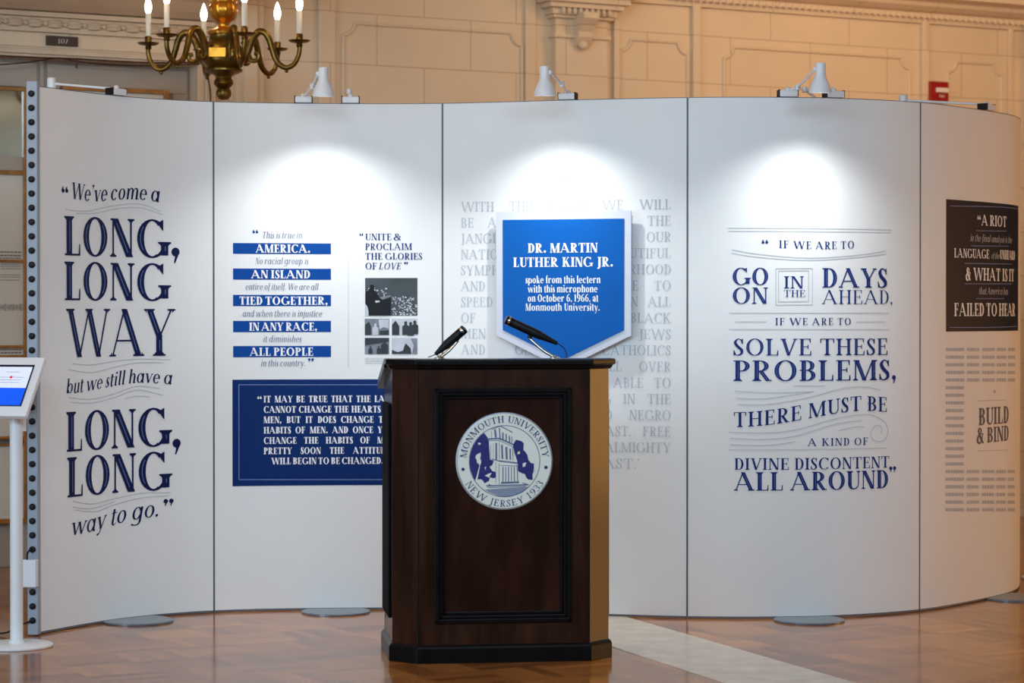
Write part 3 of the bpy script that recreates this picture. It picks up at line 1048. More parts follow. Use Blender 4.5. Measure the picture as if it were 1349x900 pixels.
# scrolled capital at the far right
mb = MB()
px0, px1 = wl(1340), wl(1400)
mb.box(px0 + 0.02, px1, -0.10, 0, 0, wz(1345, 78))
mb.box(px0, px1, -0.16, 0, wz(1345, 30), wz(1345, 22))
for i in range(4):
    mb.ball((px0 + 0.05 + i * 0.09, -0.13, wz(1345, 40 + 8 * (i % 2))), 0.05, 10, 0.9, 0.8, 1.1)
    mb.ball((px0 + 0.05 + i * 0.09, -0.12, wz(1345, 66)), 0.045, 10, 0.8, 0.8, 1.3)
tag(wallobj('trim_%d' % TRIMN[0], mb, M['wall'], smooth=True), kind='structure')
TRIMN[0] += 1
# skirting
bz = 0.27
mb = MB().box(LXD + 0.15, 9, -0.03, 0, 0, bz).box(LXD + 0.15, 9, -0.04, 0, 0, 0.05)
tag(wallobj('baseboard_back', mb, M['skirting'], bevel=0.004), kind='structure')

# ------------------------------------------------------------------ the display curve
CURVE_PX = [(50, 1.073), (160, 1.026), (281, 1.0), (430, 0.9915), (583, 0.992), (750, 1.0075), (905, 1.0194), (1030, 1.0205), (1120, 1.014), (1212, 0.996), (1285, 0.965)]
S1 = 670.0 / 2.44
raw = []
for px, r in CURVE_PX:
    s_ = S1 * r
    raw.append(((px - W_PX / 2) / s_, F / s_))
raw += [(2.58, 12.10), (2.705, 12.52), (2.765, 12.95)]
CV = smooth_path(raw, 24)
CU = [0.0]
for i in range(1, len(CV)):
    CU.append(CU[-1] + math.hypot(CV[i][0] - CV[i - 1][0], CV[i][1] - CV[i - 1][1]))
UMAX = CU[-1]


def cpos(u):
    u = min(max(u, 0.0), UMAX)
    lo, hi = 0, len(CU) - 1
    while hi - lo > 1:
        m = (lo + hi) // 2
        if CU[m] <= u:
            lo = m
        else:
            hi = m
    k = (u - CU[lo]) / (CU[hi] - CU[lo])
    return (CV[lo][0] + (CV[hi][0] - CV[lo][0]) * k, CV[lo][1] + (CV[hi][1] - CV[lo][1]) * k)


def cnorm(u):
    a, b = cpos(max(u - 0.03, 0)), cpos(min(u + 0.03, UMAX))
    dx, dy = b[0] - a[0], b[1] - a[1]
    l = math.hypot(dx, dy)
    return (dy / l, -dx / l)          # faces the viewer


def upx(px):
    tgt = (px - W_PX / 2) / F
    for i in range(len(CV) - 1):
        t0, t1 = CV[i][0] / CV[i][1], CV[i + 1][0] / CV[i + 1][1]
        if t0 <= tgt <= t1:
            k = (tgt - t0) / (t1 - t0)
            return CU[i] + (CU[i + 1] - CU[i]) * k
        if t1 < t0 and i > len(CV) // 2:
            return CU[i]
    return 0.0 if tgt < 0 else UMAX


def spx(px):
    return F / cpos(upx(px))[1]


def zpx(px, py):
    return at(px, py, cpos(upx(px))[1]).z


def onpanel(u, z, lift):
    x, y = cpos(u)
    nx, ny = cnorm(u)
    return Vector((x + nx * lift, y + ny * lift, z))


ZT, ZB = 2.452, 0.012
SEAM = [0.0, upx(281.5), upx(583), upx(905.5), upx(1212), UMAX]
PANEL_LABELS = [
    'white curved display panel reading We’ve come a long, long way, far left of the display',
    'white curved display panel with blue bands, small photographs and a navy quotation block',
    'white curved display panel with pale grey capitals behind the shield sign',
    'white curved display panel reading If we are to go on in the days ahead',
    'white curved display panel with a dark box reading A riot, far right of the display']
panels = []
for k in range(5):
    ua, ub = SEAM[k] + 0.002, SEAM[k + 1] - 0.002
    um = (ua + ub) / 2
    cx, cy = cpos(um)
    p = thing('display_panel', PANEL_LABELS[k], 'display panel', (cx, cy, 0), 0, 'curved exhibition display panels')
    panels.append(p)
    n = 36
    mb = MB()
    F_, B_ = [], []
    us = [ua + (ub - ua) * i / n for i in range(n + 1)]
    ring = [onpanel(u, 0, 0) for u in us] + [onpanel(u, 0, -0.022) for u in reversed(us)]
    lo = [q + Vector((0, 0, ZB)) for q in ring]
    hi = [q + Vector((0, 0, ZT)) for q in ring]
    m2 = len(ring)
    mb.add(lo + hi, [(i, (i + 1) % m2, m2 + (i + 1) % m2, m2 + i) for i in range(m2)])
    b0 = 0
    for i in range(n):
        j = 2 * n + 1 - i
        mb.f.append((i, j, j - 1, i + 1))
        mb.f.append((m2 + i, m2 + i + 1, m2 + j - 1, m2 + j))
    o = mb.build('board', M['panel'], p, world=True, smooth=True)
    # grey edging: both uprights, top and bottom
    e = MB()
    for (u0, u1) in ((ua - 0.0015, ua + 0.0022), (ub - 0.0022, ub + 0.0015)):
        r4 = [onpanel(u0, 0, 0.001), onpanel(u1, 0, 0.001), onpanel(u1, 0, -0.026), onpanel(u0, 0, -0.026)]
        e.loft([[q + Vector((0, 0, ZB)) for q in r4], [q + Vector((0, 0, ZT)) for q in r4]])
    for zz0, zz1 in ((ZT, ZT + 0.003), (ZB - 0.009, ZB)):
        for i in range(n):
            r4 = [onpanel(us[i], 0, 0.001), onpanel(us[i + 1], 0, 0.001), onpanel(us[i + 1], 0, -0.026), onpanel(us[i], 0, -0.026)]
            e.loft([[q + Vector((0, 0, zz0)) for q in r4], [q + Vector((0, 0, zz1)) for q in r4]])
    tag(e.build('edge_trim', M['panel_edge'], p, world=True), 'thin dark grey edging')

# round foot plates
for k, px in ((0, 166), (1, 442), (3, 1060), (4, 1316)):
    u = upx(px)
    c = onpanel(u, 0, 0.085)
    fp = MB().lathe([(0.165, 0.001), (0.165, 0.008), (0.155, 0.0105)], (c.x, c.y, 0), 48)
    tag(fp.build('foot_plate', M['foot'], panels[k], world=True), 'flat grey round steel foot')


def place_polys(mb, polys, u0, z0, lift, wave=None):
    for p in polys:
        if poly_area(p) < 0:
            p = p[::-1]
        vs = []
        for x, y in p:
            dz_ = wave(x) if wave else 0.0
            vs.append(onpanel(u0 + x, z0 + y + dz_, lift))
        mb.add(vs, [tuple(range(len(vs)))])


STY = {  # T, t, italic
    'disp': (0.22, 0.05, 0.0), 'light': (0.15, 0.034, 0.0), 'med': (0.185, 0.05, 0.0), 'bold': (0.225, 0.062, 0.0), 'heavy': (0.235, 0.07, 0.0), 'text': (0.17, 0.06, 0.0),
    'faint': (0.135, 0.045, 0.0), 'ital': (0.13, 0.045, 0.22), 'italb': (0.15, 0.05, 0.20), 'semi': (0.19, 0.055, 0.0)}


def line(pk, text, x0, x1, yb, cap, sty, m, lift=0.002, parent=None, wave=None, inline=False, track=0.03, name='lettering', space=0.30):
    T, t, it = STY[sty]
    u0, u1 = upx(x0), upx(x1)
    xm = (x0 + x1) / 2
    H = cap / spx(xm)
    z0 = zpx(xm, yb)
    polys, inl = text_polys(text, u1 - u0, H, T, t, it, track, space, inline)
    mb = MB()
    wf = (lambda x: wave(x / (u1 - u0)) / spx(xm)) if wave else None
    place_polys(mb, polys, u0, z0, lift, wf)
    par = parent if parent is not None else panels[pk]
    if parent is not None:
        mb.v = [q - (panels[pk].location) for q in mb.v]
        o = mb.build(name, m, par)
    else:
        o = mb.build(name, m, par, world=True)
    if inl:
        ib = MB()
        place_polys(ib, inl, u0, z0, lift + 0.001, wf)
        ib.v = [q - panels[pk].location for q in ib.v]
        tag(ib.build('inline_stroke', M['inline'], o), 'thin pale line inside the letter strokes')
    return o


def rect(pk, x0, x1, y0, y1, m, lift=0.001, name='printed_block', parent=None, n=14):
    u0, u1 = upx(x0), upx(x1)
    xm = (x0 + x1) / 2
    za, zb_ = zpx(xm, y1), zpx(xm, y0)
    mb = MB()
    for i in range(n):
        ua, ub = u0 + (u1 - u0) * i / n, u0 + (u1 - u0) * (i + 1) / n
        mb.add([onpanel(ua, za, lift), onpanel(ub, za, lift), onpanel(ub, zb_, lift), onpanel(ua, zb_, lift)], [(0, 1, 2, 3)])
    if parent is not None:
        mb.v = [q - panels[pk].location for q in mb.v]
        return mb.build(name, m, parent)
    return mb.build(name, m, panels[pk], world=True)


def curve_px(mb, pk, pts, wpx, lift=0.0015, n=8):
    q = smooth_path(pts, n)
    out = []
    for x, y in q:
        out.append((upx(x), zpx(x, y)))
    sc = spx(q[len(q) // 2][0])
    for p in strip_polys(out, [wpx / sc] * len(out)):
        if poly_area(p) < 0:
            p = p[::-1]
        mb.add([onpanel(a, b, lift) for a, b in p], [(0, 1, 2, 3)])


def quotes(pk, ch, x0, x1, yb, cap, m, parent=None, lift=0.002):
    return line(pk, ch, x0, x1, yb, cap, 'heavy', m, parent=parent, lift=lift, name='quotation_mark')


# --- panel one: We've come a long, long way
NV = M['navy']
quotes(0, '\u201c', 79, 92, 265, 19, NV)
line(0, "We\u2019ve come a", 93, 210, 265.5, 21, 'italb', NV, wave=lambda s: 1.0 - 4.5 * math.sin(s * 2 * PI) * 0.55 + 0.5 * s)
line(0, 'LONG', 84, 225, 338.5, 50.5, 'disp', NV, inline=True)
line(0, ',', 225, 233, 338, 50, 'disp', NV)
line(0, 'LONG', 84, 225, 396, 49.5, 'disp', NV, inline=True)
line(0, 'WAY', 86, 231, 469.5, 62.5, 'light', NV, inline=True, track=-0.03)
line(0, 'but we still have a', 86, 226, 511, 18, 'italb', NV, wave=lambda s: -5.5 * math.cos(min(1, s * 1.2) * PI) - 3.5 * max(0, s - 0.75) * 4 + 1.0)
line(0, 'LONG', 86, 226, 590.5, 51, 'disp', NV, inline=True)
line(0, ',', 226, 234, 590, 50, 'disp', NV)
line(0, 'LONG', 87, 226, 649, 51, 'disp', NV, inline=True)
line(0, 'way to go.', 92, 208, 692, 23, 'italb', NV, wave=lambda s: -7 * math.cos(s * PI))
quotes(0, '\u201d', 212, 231, 680, 21, NV)
mb = MB()
for pts in ([(86, 276), (115, 278), (150, 271), (185, 269), (212, 279)], [(100, 281), (125, 281), (155, 275), (185, 274), (215, 283)],
            [(95, 479), (120, 481), (150, 476), (185, 473), (225, 474)], [(90, 487), (120, 491), (150, 484), (180, 478), (215, 478)],
            [(92, 530), (120, 531), (150, 524), (180, 514), (215, 521)], [(90, 524), (120, 526), (150, 519), (180, 509), (210, 512)],
            [(165, 525), (180, 522), (197, 523)],
            [(95, 660), (120, 664), (150, 657), (185, 650), (225, 649)], [(98, 672), (125, 674), (150, 665), (185, 656), (222, 653)], [(95, 668), (120, 670), (150, 661)]):
    curve_px(mb, 0, pts, 0.9)
tag(mb.build('flourish', M['hair_ink'], panels[0], world=True), 'fine grey wavy lines between the words')

# --- panel two
GI, RB, WI = M['grey_ink'], M['royal'], M['white_ink']
quotes(1, '\u201c', 331, 342, 314, 11, M['royal'])
line(1, 'This is true in', 345, 398, 314, 8.6, 'ital', GI)
BANDS = [('AMERICA.', 337, 409, 320.5, 334.8), ('AN ISLAND', 331, 409, 354, 368.6), ('TIED TOGETHER,', 315, 432, 388.6, 403.4), ('IN ANY RACE,', 328, 418, 422.8, 437.6), ('ALL PEOPLE', 329, 413, 455.8, 470.6)]
for tx, xa, xb, ya, yb in BANDS:
    b_ = rect(1, 307, 436, ya, yb, RB, name='blue_band')
    line(1, tx, xa, xb, yb - 1.8, 10.8, 'heavy', WI, parent=b_, lift=0.0025)
for tx, xa, xb, yb in (('No racial group is', 336, 406, 348), ('entire of itself. We are all', 323, 419, 382), ('and when there is injustice', 319, 424, 417.3), ('it diminishes', 346, 397, 450.7), ('in this country.', 343, 402, 482.5)):
    line(1, tx, xa, xb, yb, 8.4, 'ital', GI)
quotes(1, '\u201d', 404, 415, 484, 11, M['royal'])
mb = MB()
curve_px(mb, 1, [(459, 338), (459, 390), (459, 440), (459, 485)], 0.8)
tag(mb.build('divider_rule', mat('ink_rule', srgb(208, 210, 214), 0.55, spec=0.2), panels[1], world=True), 'thin pale vertical rule')
quotes(1, '\u201c', 473, 479, 316, 9, M['navy_ink2'])
for tx, xa, xb, yb in (('UNITE', 481, 516, 316.6), ('&', 518.5, 529, 316.6), ('PROCLAIM', 481, 543, 329.4), ('THE GLORIES', 481, 556.5, 342.2), ('OF', 481, 497, 355)):
    line(1, tx, xa, xb, yb, 8.8, 'semi', M['navy_ink2'])
line(1, 'LOVE', 498.5, 528, 355, 8.8, 'italb', M['navy_ink2'])
quotes(1, '\u201d', 532, 538, 355, 9, M['navy_ink2'])


def blob(pk, pts, m, lift, parent, name):
    mb = MB()
    q = [(upx(x), zpx(x, y)) for x, y in pts]
    if poly_area(q) < 0:
        q = q[::-1]
    mb.add([onpanel(a, b, lift) for a, b in q], [tuple(range(len(q)))])
    mb.v = [v - panels[pk].location for v in mb.v]
    return mb.build(name, m, parent)


def head_and_body(x, y, h, face=1):
    """outline of a standing figure in a dark coat: head at (x, y), shoulders and body h pixels below"""
    r = h * 0.13
    pts = []
    for i in range(9):
        a = math.radians(-60 + 300 * i / 8)
        pts.append((x + r * math.cos(a + PI / 2 * 0), y - r * math.sin(a)))
    return [(x - r * 2.1, y + h), (x - r * 2.2, y + r * 2.2), (x - r * 0.8, y + r * 1.2)] + \
           [(x + r * math.cos(math.radians(a)), y - r * 1.1 * math.sin(math.radians(a))) for a in range(220, -41, -26)] + \
           [(x + r * 0.9, y + r * 1.2), (x + r * 2.2, y + r * 2.2), (x + r * 2.1, y + h)]


ph = rect(1, 481, 550, 366.3, 416, mat('photo_sky', srgb(58, 66, 70), 0.5, var=0.25, scale=9), name='printed_photograph')
tag(ph, 'large black and white photograph of a speaker before a crowd')
mb = MB()
rr = random.Random(3)
for i in range(230):                     # the crowd: many small light and mid spots
    x = rr.uniform(482, 549.5)
    ylo = 379 if x < 512 else 391
    y = ylo + (415.5 - ylo) * rr.random() ** 0.9
    if x < 517 and y > 394:
        continue
    w = rr.uniform(0.5, 1.3)
    c = (upx(x), zpx(x, y))
    d = w / 280
    mb.add([onpanel(c[0] - d, c[1] - d * 0.7, 0.002), onpanel(c[0] + d, c[1] - d * 0.7, 0.002), onpanel(c[0] + d, c[1] + d * 0.7, 0.002), onpanel(c[0] - d, c[1] + d * 0.7, 0.002)], [(0, 1, 2, 3)])
mb.v = [v - panels[1].location for v in mb.v]
tag(mb.build('photo_crowd', M['photo_light'], ph), 'pale specks of a crowd')
blob(1, [(481.5, 402), (481.5, 385), (486, 382), (488, 379), (487, 377), (488.5, 375), (492, 375.5), (493.5, 378), (492.5, 382), (497, 386), (500, 392), (515, 389), (515.5, 392), (503, 396), (515, 393), (515, 416), (486, 416), (484, 408)], M['black'], 0.0026, ph, 'photo_figure')
blob(1, [(500, 392), (514, 389), (516, 390.5), (504, 395)], M['photo_mid'], 0.003, ph, 'photo_lectern')
blob(1, [(494, 396), (500, 396), (500.5, 398), (495, 399)], M['photo_light'], 0.0032, ph, 'photo_paper')
blob(1, [(481.2, 416), (481.2, 400), (484, 404), (485.5, 410), (485.5, 416)], M['photo_light'], 0.0028, ph, 'photo_highlight')
SM = [(480.5, 512.8, 420, 441.8), (516, 550, 420, 441.8), (480.5, 512.8, 445, 466.8), (516, 550, 445, 466.8)]
for i, (xa, xb, ya, yb) in enumerate(SM):
    f = rect(1, xa, xb, ya, yb, M['photo_mid'] if i in (0, 2) else M['photo_light'], name='printed_photograph', n=4)
    tag(f, 'small black and white photograph of people')
    if i == 0:
        blob(1, [(499, 421), (512, 421), (512, 433), (505, 431), (500, 434)], M['photo_light'], 0.002, f, 'photo_window')
        blob(1, [(481, 441.5), (481, 428), (486, 424), (489, 430), (489, 441.5)], M['photo_dark'], 0.0022, f, 'photo_shade')
        blob(1, head_and_body(494.5, 428, 13.5), M['photo_light'], 0.0026, f, 'photo_figure')
        blob(1, [(500, 436), (512, 435), (512, 441.5), (500, 441.5)], M['photo_dark'], 0.0022, f, 'photo_table')
    elif i == 1:
        blob(1, [(516.5, 441.5), (516.5, 428), (519, 425), (521, 422.5), (523, 425), (526, 430), (526, 441.5)], M['photo_dark'], 0.0022, f, 'photo_figure')
        for x_, y_ in ((534.5, 425.5), (541, 426.5), (546.5, 424.5)):
            blob(1, head_and_body(x_, y_, 16), M['photo_dark'], 0.0024, f, 'photo_figure')
    elif i == 2:
        blob(1, [(481, 445.5), (512.5, 445.5), (512.5, 450), (481, 455)], M['photo_dark'], 0.002, f, 'photo_shade')
        for x_, y_, h_ in ((488, 457, 9.5), (499, 457, 9.5), (506.5, 449.5, 17)):
            blob(1, head_and_body(x_, y_, h_), M['photo_dark'], 0.0024, f, 'photo_figure')
    else:
        blob(1, [(516.3, 466.5), (516.3, 461), (524, 464), (531, 462), (533, 455), (535, 452.5), (537, 455), (541, 459), (542, 466.5)], M['photo_dark'], 0.0024, f, 'photo_figure')
        blob(1, [(541, 446), (549.7, 446), (549.7, 466.5), (543, 466.5), (545, 455)], M['photo_mid'], 0.0022, f, 'photo_shade')
mb = MB()
for r_ in range(4):
    x = 481
    while x < (549 if r_ < 3 else 540):
        w = rr.uniform(3, 7)
        curve_px(mb, 1, [(x, 472 + 2.2 * r_), (min(x + w, 550), 472 + 2.2 * r_)], 0.8, n=1)
        x += w + 0.9
tag(mb.build('caption', M['hair_ink'], panels[1], world=True), 'tiny grey caption rows')

nb = rect(1, 306, 560, 499.8, 639.5, M['dark_navy'] if False else M['navy_ink2'], name='navy_block', n=24)
nb.data.materials[0] = mat('block_blue', srgb(4, 42, 102), 0.5, var=0.03, spec=0.15)
tag(nb, 'deep blue printed quotation block')
mb = MB()
for pts in ([(314, 507), (400, 507), (480, 507), (552, 507)], [(315, 632), (400, 632), (480, 632), (552, 632)]):
    curve_px(mb, 1, pts, 0.9, 0.002)
for x in (314.5, 552):
    curve_px(mb, 1, [(x, 507), (x, 550), (x, 632)], 0.9, 0.002)
mb.v = [v - panels[1].location for v in mb.v]
tag(mb.build('border_line', M['pale_ink'], nb), 'thin pale blue border line')
ROWS = ['IT MAY BE TRUE THAT THE LAW', 'CANNOT CHANGE THE HEARTS OF', 'MEN, BUT IT DOES CHANGE THE', 'HABITS OF MEN. AND ONCE YOU', 'CHANGE THE HABITS OF MEN', 'PRETTY SOON THE ATTITUDES']


def justified(pk, text, x0, x1, yb, cap, sty, m, natural, **kw):
    """words keep their natural width, the gaps take up the rest"""
    words = text.split(' ')
    T, t, it = STY[sty]
    ws = []
    for w in words:
        ws.append(sum(glyph(c, T, t).adv + 0.03 for c in w) * cap * natural)
    tot = sum(ws)
    gap = (x1 - x0 - tot) / max(1, len(words) - 1)
    if gap < cap * 0.25:
        k = (x1 - x0 - cap * 0.25 * (len(words) - 1)) / tot
        ws = [w * k for w in ws]
        gap = cap * 0.25
    u0, u1 = upx(x0), upx(x1)
    xm = (x0 + x1) / 2
    mb = MB()
    H = cap / spx(xm)
    z0 = zpx(xm, yb)
    x = x0
    for w, wd in zip(words, ws):
        ua = u0 + (u1 - u0) * (x - x0) / (x1 - x0)
        ub = u0 + (u1 - u0) * (x + wd - x0) / (x1 - x0)
        polys, _ = text_polys(w, ub - ua, H, T, t, it, 0.03)
        place_polys(mb, polys, ua, z0, kw.get('lift', 0.002))
        x += wd + gap
    par = kw.get('parent')
    if par is not None:
        mb.v = [v - panels[pk].location for v in mb.v]
        return mb.build('lettering', m, par)
    return mb.build('lettering', m, panels[pk], world=True)


for i, tx in enumerate(ROWS):
    justified(1, tx, 347, 518, 530 + 13.6 * i, 8.8, 'bold', WI, 0.82, parent=nb, lift=0.0025)
line(1, 'WILL BEGIN TO BE CHANGED.', 357, 505, 611.5, 8.8, 'bold', WI, parent=nb, lift=0.0025)
quotes(1, '\u201c', 338, 345.5, 531, 9, WI, parent=nb, lift=0.0025)

# --- panel three: pale capitals
FR = ['WITH THIS FAITH WE WILL', 'BE ABLE TO TRANSFORM THE', 'JANGLING DISCORDS OF OUR', 'NATION INTO A BEAUTIFUL', 'SYMPHONY OF BROTHERHOOD', 'AND WE WILL BE ABLE TO',
      'SPEED UP THAT DAY WHEN ALL', 'OF GOD\u2019S CHILDREN, BLACK', 'MEN AND WHITE MEN, JEWS', 'AND GENTILES, CATHOLICS', 'AND PROTESTANTS ALL OVER', 'THE NATION WILL BE ABLE TO',
      'JOIN HANDS AND SING IN THE', 'WORDS OF THE OLD NEGRO', 'SPIRITUAL, FREE AT LAST, FREE', 'AT LAST, THANK GOD ALMIGHTY']
for i, tx in enumerate(FR):
    justified(2, tx, 607, 884, 277.3 + 21.15 * i, 13.0, 'faint', M['faint_ink'], 1.0)
line(2, 'WE ARE FREE AT LAST.\u2019', 607, 843, 277.3 + 21.15 * 16, 13.0, 'faint', M['faint_ink'])
quotes(2, '\u201c', 738, 752, 246, 10, M['faint_ink'])

# --- panel four
B2 = M['navy_ink2']
quotes(3, '\u201c', 1001, 1014, 328.5, 12.5, B2)
line(3, 'IF WE ARE TO', 1026, 1125, 327.5, 10, 'semi', B2, wave=lambda s: 1.6 * (2 * s - 1) ** 2 - 0.8, track=0.14, space=0.36)
line(3, 'GO', 964, 1013, 375.5, 22.5, 'disp', B2, inline=True)
line(3, 'ON', 964, 1012, 400.3, 21.5, 'disp', B2, inline=True)
line(3, 'IN', 1032, 1059, 380, 16, 'semi', B2)
line(3, 'THE', 1032, 1061, 391.3, 9, 'med', B2)
line(3, 'DAYS', 1082, 1169, 379, 25.5, 'disp', B2, inline=True)
line(3, 'AHEAD,', 1082, 1176, 400.6, 18.3, 'light', B2)
line(3, 'IF WE ARE TO', 1021, 1121, 428.3, 9.3, 'semi', B2, track=0.14, space=0.36)
line(3, 'SOLVE THESE', 965, 1170, 468.3, 22, 'med', B2, inline=True)
line(3, 'PROBLEMS,', 965, 1181, 501.8, 27, 'disp', B2, inline=True)
line(3, 'THERE MUST BE', 966, 1169, 552, 19.5, 'med', B2, wave=lambda s: -10.5 * math.cos(min(1.0, s * 1.13) * PI) - 3.0 * max(0, s - 0.8) * 5, track=0.05)
line(3, 'A KIND OF', 1064, 1144, 587.2, 10, 'semi', B2, track=0.12, space=0.4)
line(3, 'DIVINE DISCONTENT', 967, 1172, 618.7, 15.3, 'med', B2)
line(3, 'ALL AROUND', 967, 1171, 646, 24.3, 'disp', B2, inline=True)
quotes(3, '\u201d', 1170, 1182, 633, 17, B2)
mb = MB()
for pts in ([(959, 300.5), (1030, 301), (1110, 301.5), (1174, 303)], [(959, 304.5), (1030, 305), (1110, 305.5), (1174, 306.5)],
            [(964, 329), (1000, 335), (1066, 340), (1130, 336), (1167, 330.5)], [(964, 333.5), (1000, 339), (1066, 343), (1130, 339), (1167, 334.5)],
            [(960, 412.5), (1060, 412.5), (1171, 412.5)], [(960, 434), (1060, 434), (1171, 434)], [(968, 424), (1010, 424)], [(1128, 424), (1166, 424)],
            [(960, 592.8), (1060, 592.5), (1168, 590.5)],
            [(1022, 354), (1070, 353.5)], [(1022, 402), (1070, 401.5)], [(1022, 354), (1022, 402)], [(1070, 353.5), (1070, 401.5)],
            [(1025.5, 357), (1065, 356.5)], [(1025.5, 397.5), (1065, 397)], [(1025.5, 357), (1025.5, 397.5)], [(1065, 356.5), (1065, 397)],
            [(968, 515.5), (1020, 517.5), (1072, 516)], [(1045, 508.5), (1087, 508.5)], [(970, 525), (1010, 525), (1072, 516)],
            [(972, 533), (1010, 533), (1060, 525), (1110, 512), (1140, 510), (1160, 514)],
            [(960, 569.5), (1010, 570.5), (1050, 566), (1100, 552), (1140, 546), (1160, 552), (1169, 562), (1168, 576), (1160, 582), (1150, 579), (1147, 571), (1152, 562), (1159, 561), (1162, 566), (1160, 570)],
            [(962, 577.5), (1010, 579), (1050, 574), (1100, 559), (1135, 554)], [(962, 586), (1010, 587), (1048, 582)], [(1105, 567.5), (1125, 563), (1138, 562.5)]):
    curve_px(mb, 3, pts, 1.0)
tag(mb.build('flourish', M['hair_ink'], panels[3], world=True), 'fine grey rules and scrolls between the words')

# --- panel five
db = rect(4, 1246, 1341, 266, 436.5, M['dark_navy'], name='dark_block', n=20)
tag(db, 'near black printed box with white lettering')
quotes(4, '\u201c', 1285.5, 1292, 297, 13, WI, parent=db, lift=0.003)
for tx, xa, xb, yb, cap, sty in (('A RIOT', 1292, 1325, 298, 14, 'heavy'), ('LANGUAGE', 1256, 1302.5, 340, 12, 'bold'), ('UNHEARD', 1316.5, 1336, 342, 12, 'bold'),
                                 ('& WHAT IS IT', 1271.5, 1335, 370, 16.5, 'bold'), ('FAILED TO HEAR', 1256, 1336.5, 416.5, 17, 'bold')):
    line(4, tx, xa, xb, yb, cap, sty, WI, parent=db, lift=0.003)
for tx, xa, xb, yb, cap in (('in the final analysis is the', 1277, 1332, 319, 9), ('of the', 1305, 1315.5, 341, 8), ('that America has', 1288.5, 1327, 388, 9)):
    line(4, tx, xa, xb, yb, cap, 'ital', M['faint_ink'], parent=db, lift=0.003)
mb = MB()
for pts in ([(1250, 271.5), (1290, 272), (1320, 273), (1339, 275)], [(1250, 431.5), (1290, 431.5), (1320, 431), (1339, 430)], [(1285, 304), (1325, 304.5)], [(1278, 324), (1328, 324.5)], [(1270, 347), (1332, 348)],
            [(1270, 374), (1332, 374)], [(1285, 393.5), (1322, 393.5)]):
    curve_px(mb, 4, pts, 0.8, 0.003)
mb.v = [v - panels[4].location for v in mb.v]
tag(mb.build('border_line', M['pale_ink'], db), 'thin pale blue rules')
mb = MB()
for i in range(22):
    y = 460.5 + 10.05 * i
    for a, b in ((1246, 1270), (1274, 1290), (1294, 1310), (1313, 1325), (1328, 1337)):
        if a > 1270 and 4 < i < 16:
            continue
        x = a
        while x < b:
            w = rr.uniform(2.0, 3.4)
            curve_px(mb, 4, [(x, y), (min(x + w, b), y)], 4.2, n=1)
            x += w + 0.7
tag(mb.build('small_print', M['faint_ink'], panels[4], world=True), 'rows of small pale grey print')
line(4, 'BUILD', 1289, 1329, 559, 22.5, 'bold', M['brown_ink'])
line(4, '& BIND', 1287, 1329, 582.5, 20, 'bold', M['brown_ink'])
mb = MB()
for pts in ([(1288, 528), (1326, 527)], [(1288, 594), (1328, 593)]):
    curve_px(mb, 4, pts, 0.8)
tag(mb.build('flourish', M['hair_ink'], panels[4], world=True), 'fine rules above and below the words')
quotes(4, '\u201c', 1306, 1314, 523, 9, M['faint_ink'])

# ------------------------------------------------------------------ shield sign on panel three
um = upx(745)
c = onpanel(um, 0, 0)
n_ = cnorm(um)
yaw = math.atan2(n_[0], -n_[1])
sgn_t = thing('shield_sign', 'blue shield shaped sign with pale border about Dr. Martin Luther King Jr.', 'sign', (c.x + n_[0] * 0.035, c.y + n_[1] * 0.035, 0), yaw)
ss = F / (c.y + n_[1] * 0.045)


def sx_(px):
    return (px - 745.0) / ss


def sz_(py):
    return CZ + (HOR - py) / ss


outer = [(sx_(653.5), sz_(278.5)), (sx_(653.5), sz_(442)), (0, sz_(486)), (sx_(836.5), sz_(442)), (sx_(836.5), sz_(278.5))]
inner = [(sx_(662.8), sz_(289)), (sx_(662.8), sz_(435)), (0, sz_(474.5)), (sx_(827.2), sz_(435)), (sx_(827.2), sz_(289))]


def plate(poly, y0, y1):
    n = len(poly)
    return MB().loft([[Vector((x, y0, z)) for x, z in poly], [Vector((x, y1, z)) for x, z in poly]])


plate(outer, -0.012, 0.0).build('border_board', M['shield_border'], sgn_t)
face = plate(inner, -0.016, -0.0118).build('blue_face', M['shield_blue'], sgn_t)
for px, py in ((690, 300), (800, 300), (690, 420), (800, 420)):
    MB().tube([(sx_(px), -0.001, sz_(py)), (sx_(px), 0.031, sz_(py))], 0.008, 8).build('standoff', M['white_plastic'], sgn_t)


def flat_text(text, x0, x1, z0, H, sty, y, track=0.03, space=0.42):
    T, t, it = STY[sty]
    polys, _ = text_polys(text, x1 - x0, H, T, t, it, track, space)
    mb = MB()
    for p in polys:
        if poly_area(p) < 0:
            p = p[::-1]
        mb.add([(x0 + a, y, z0 + b) for a, b in p], [tuple(range(len(p)))])
    return mb


for tx, xa, xb, yb, cap, sty in (('DR. MARTIN', 697, 792, 333, 12.6, 'heavy'), ('LUTHER KING JR.', 677, 813, 351.7, 12.8, 'heavy'), ('spoke from this lectern', 694, 796, 373.2, 9.6, 'text'),
                                 ('with this microphone', 697, 792, 385.3, 9.6, 'text'), ('on October 6, 1966, at', 697, 793, 397.5, 9.6, 'text'), ('Monmouth University.', 694, 795, 409.4, 9.6, 'text')):
    flat_text(tx, sx_(xa), sx_(xb), sz_(yb), cap / ss, sty, -0.0172).build('lettering', WI, face)

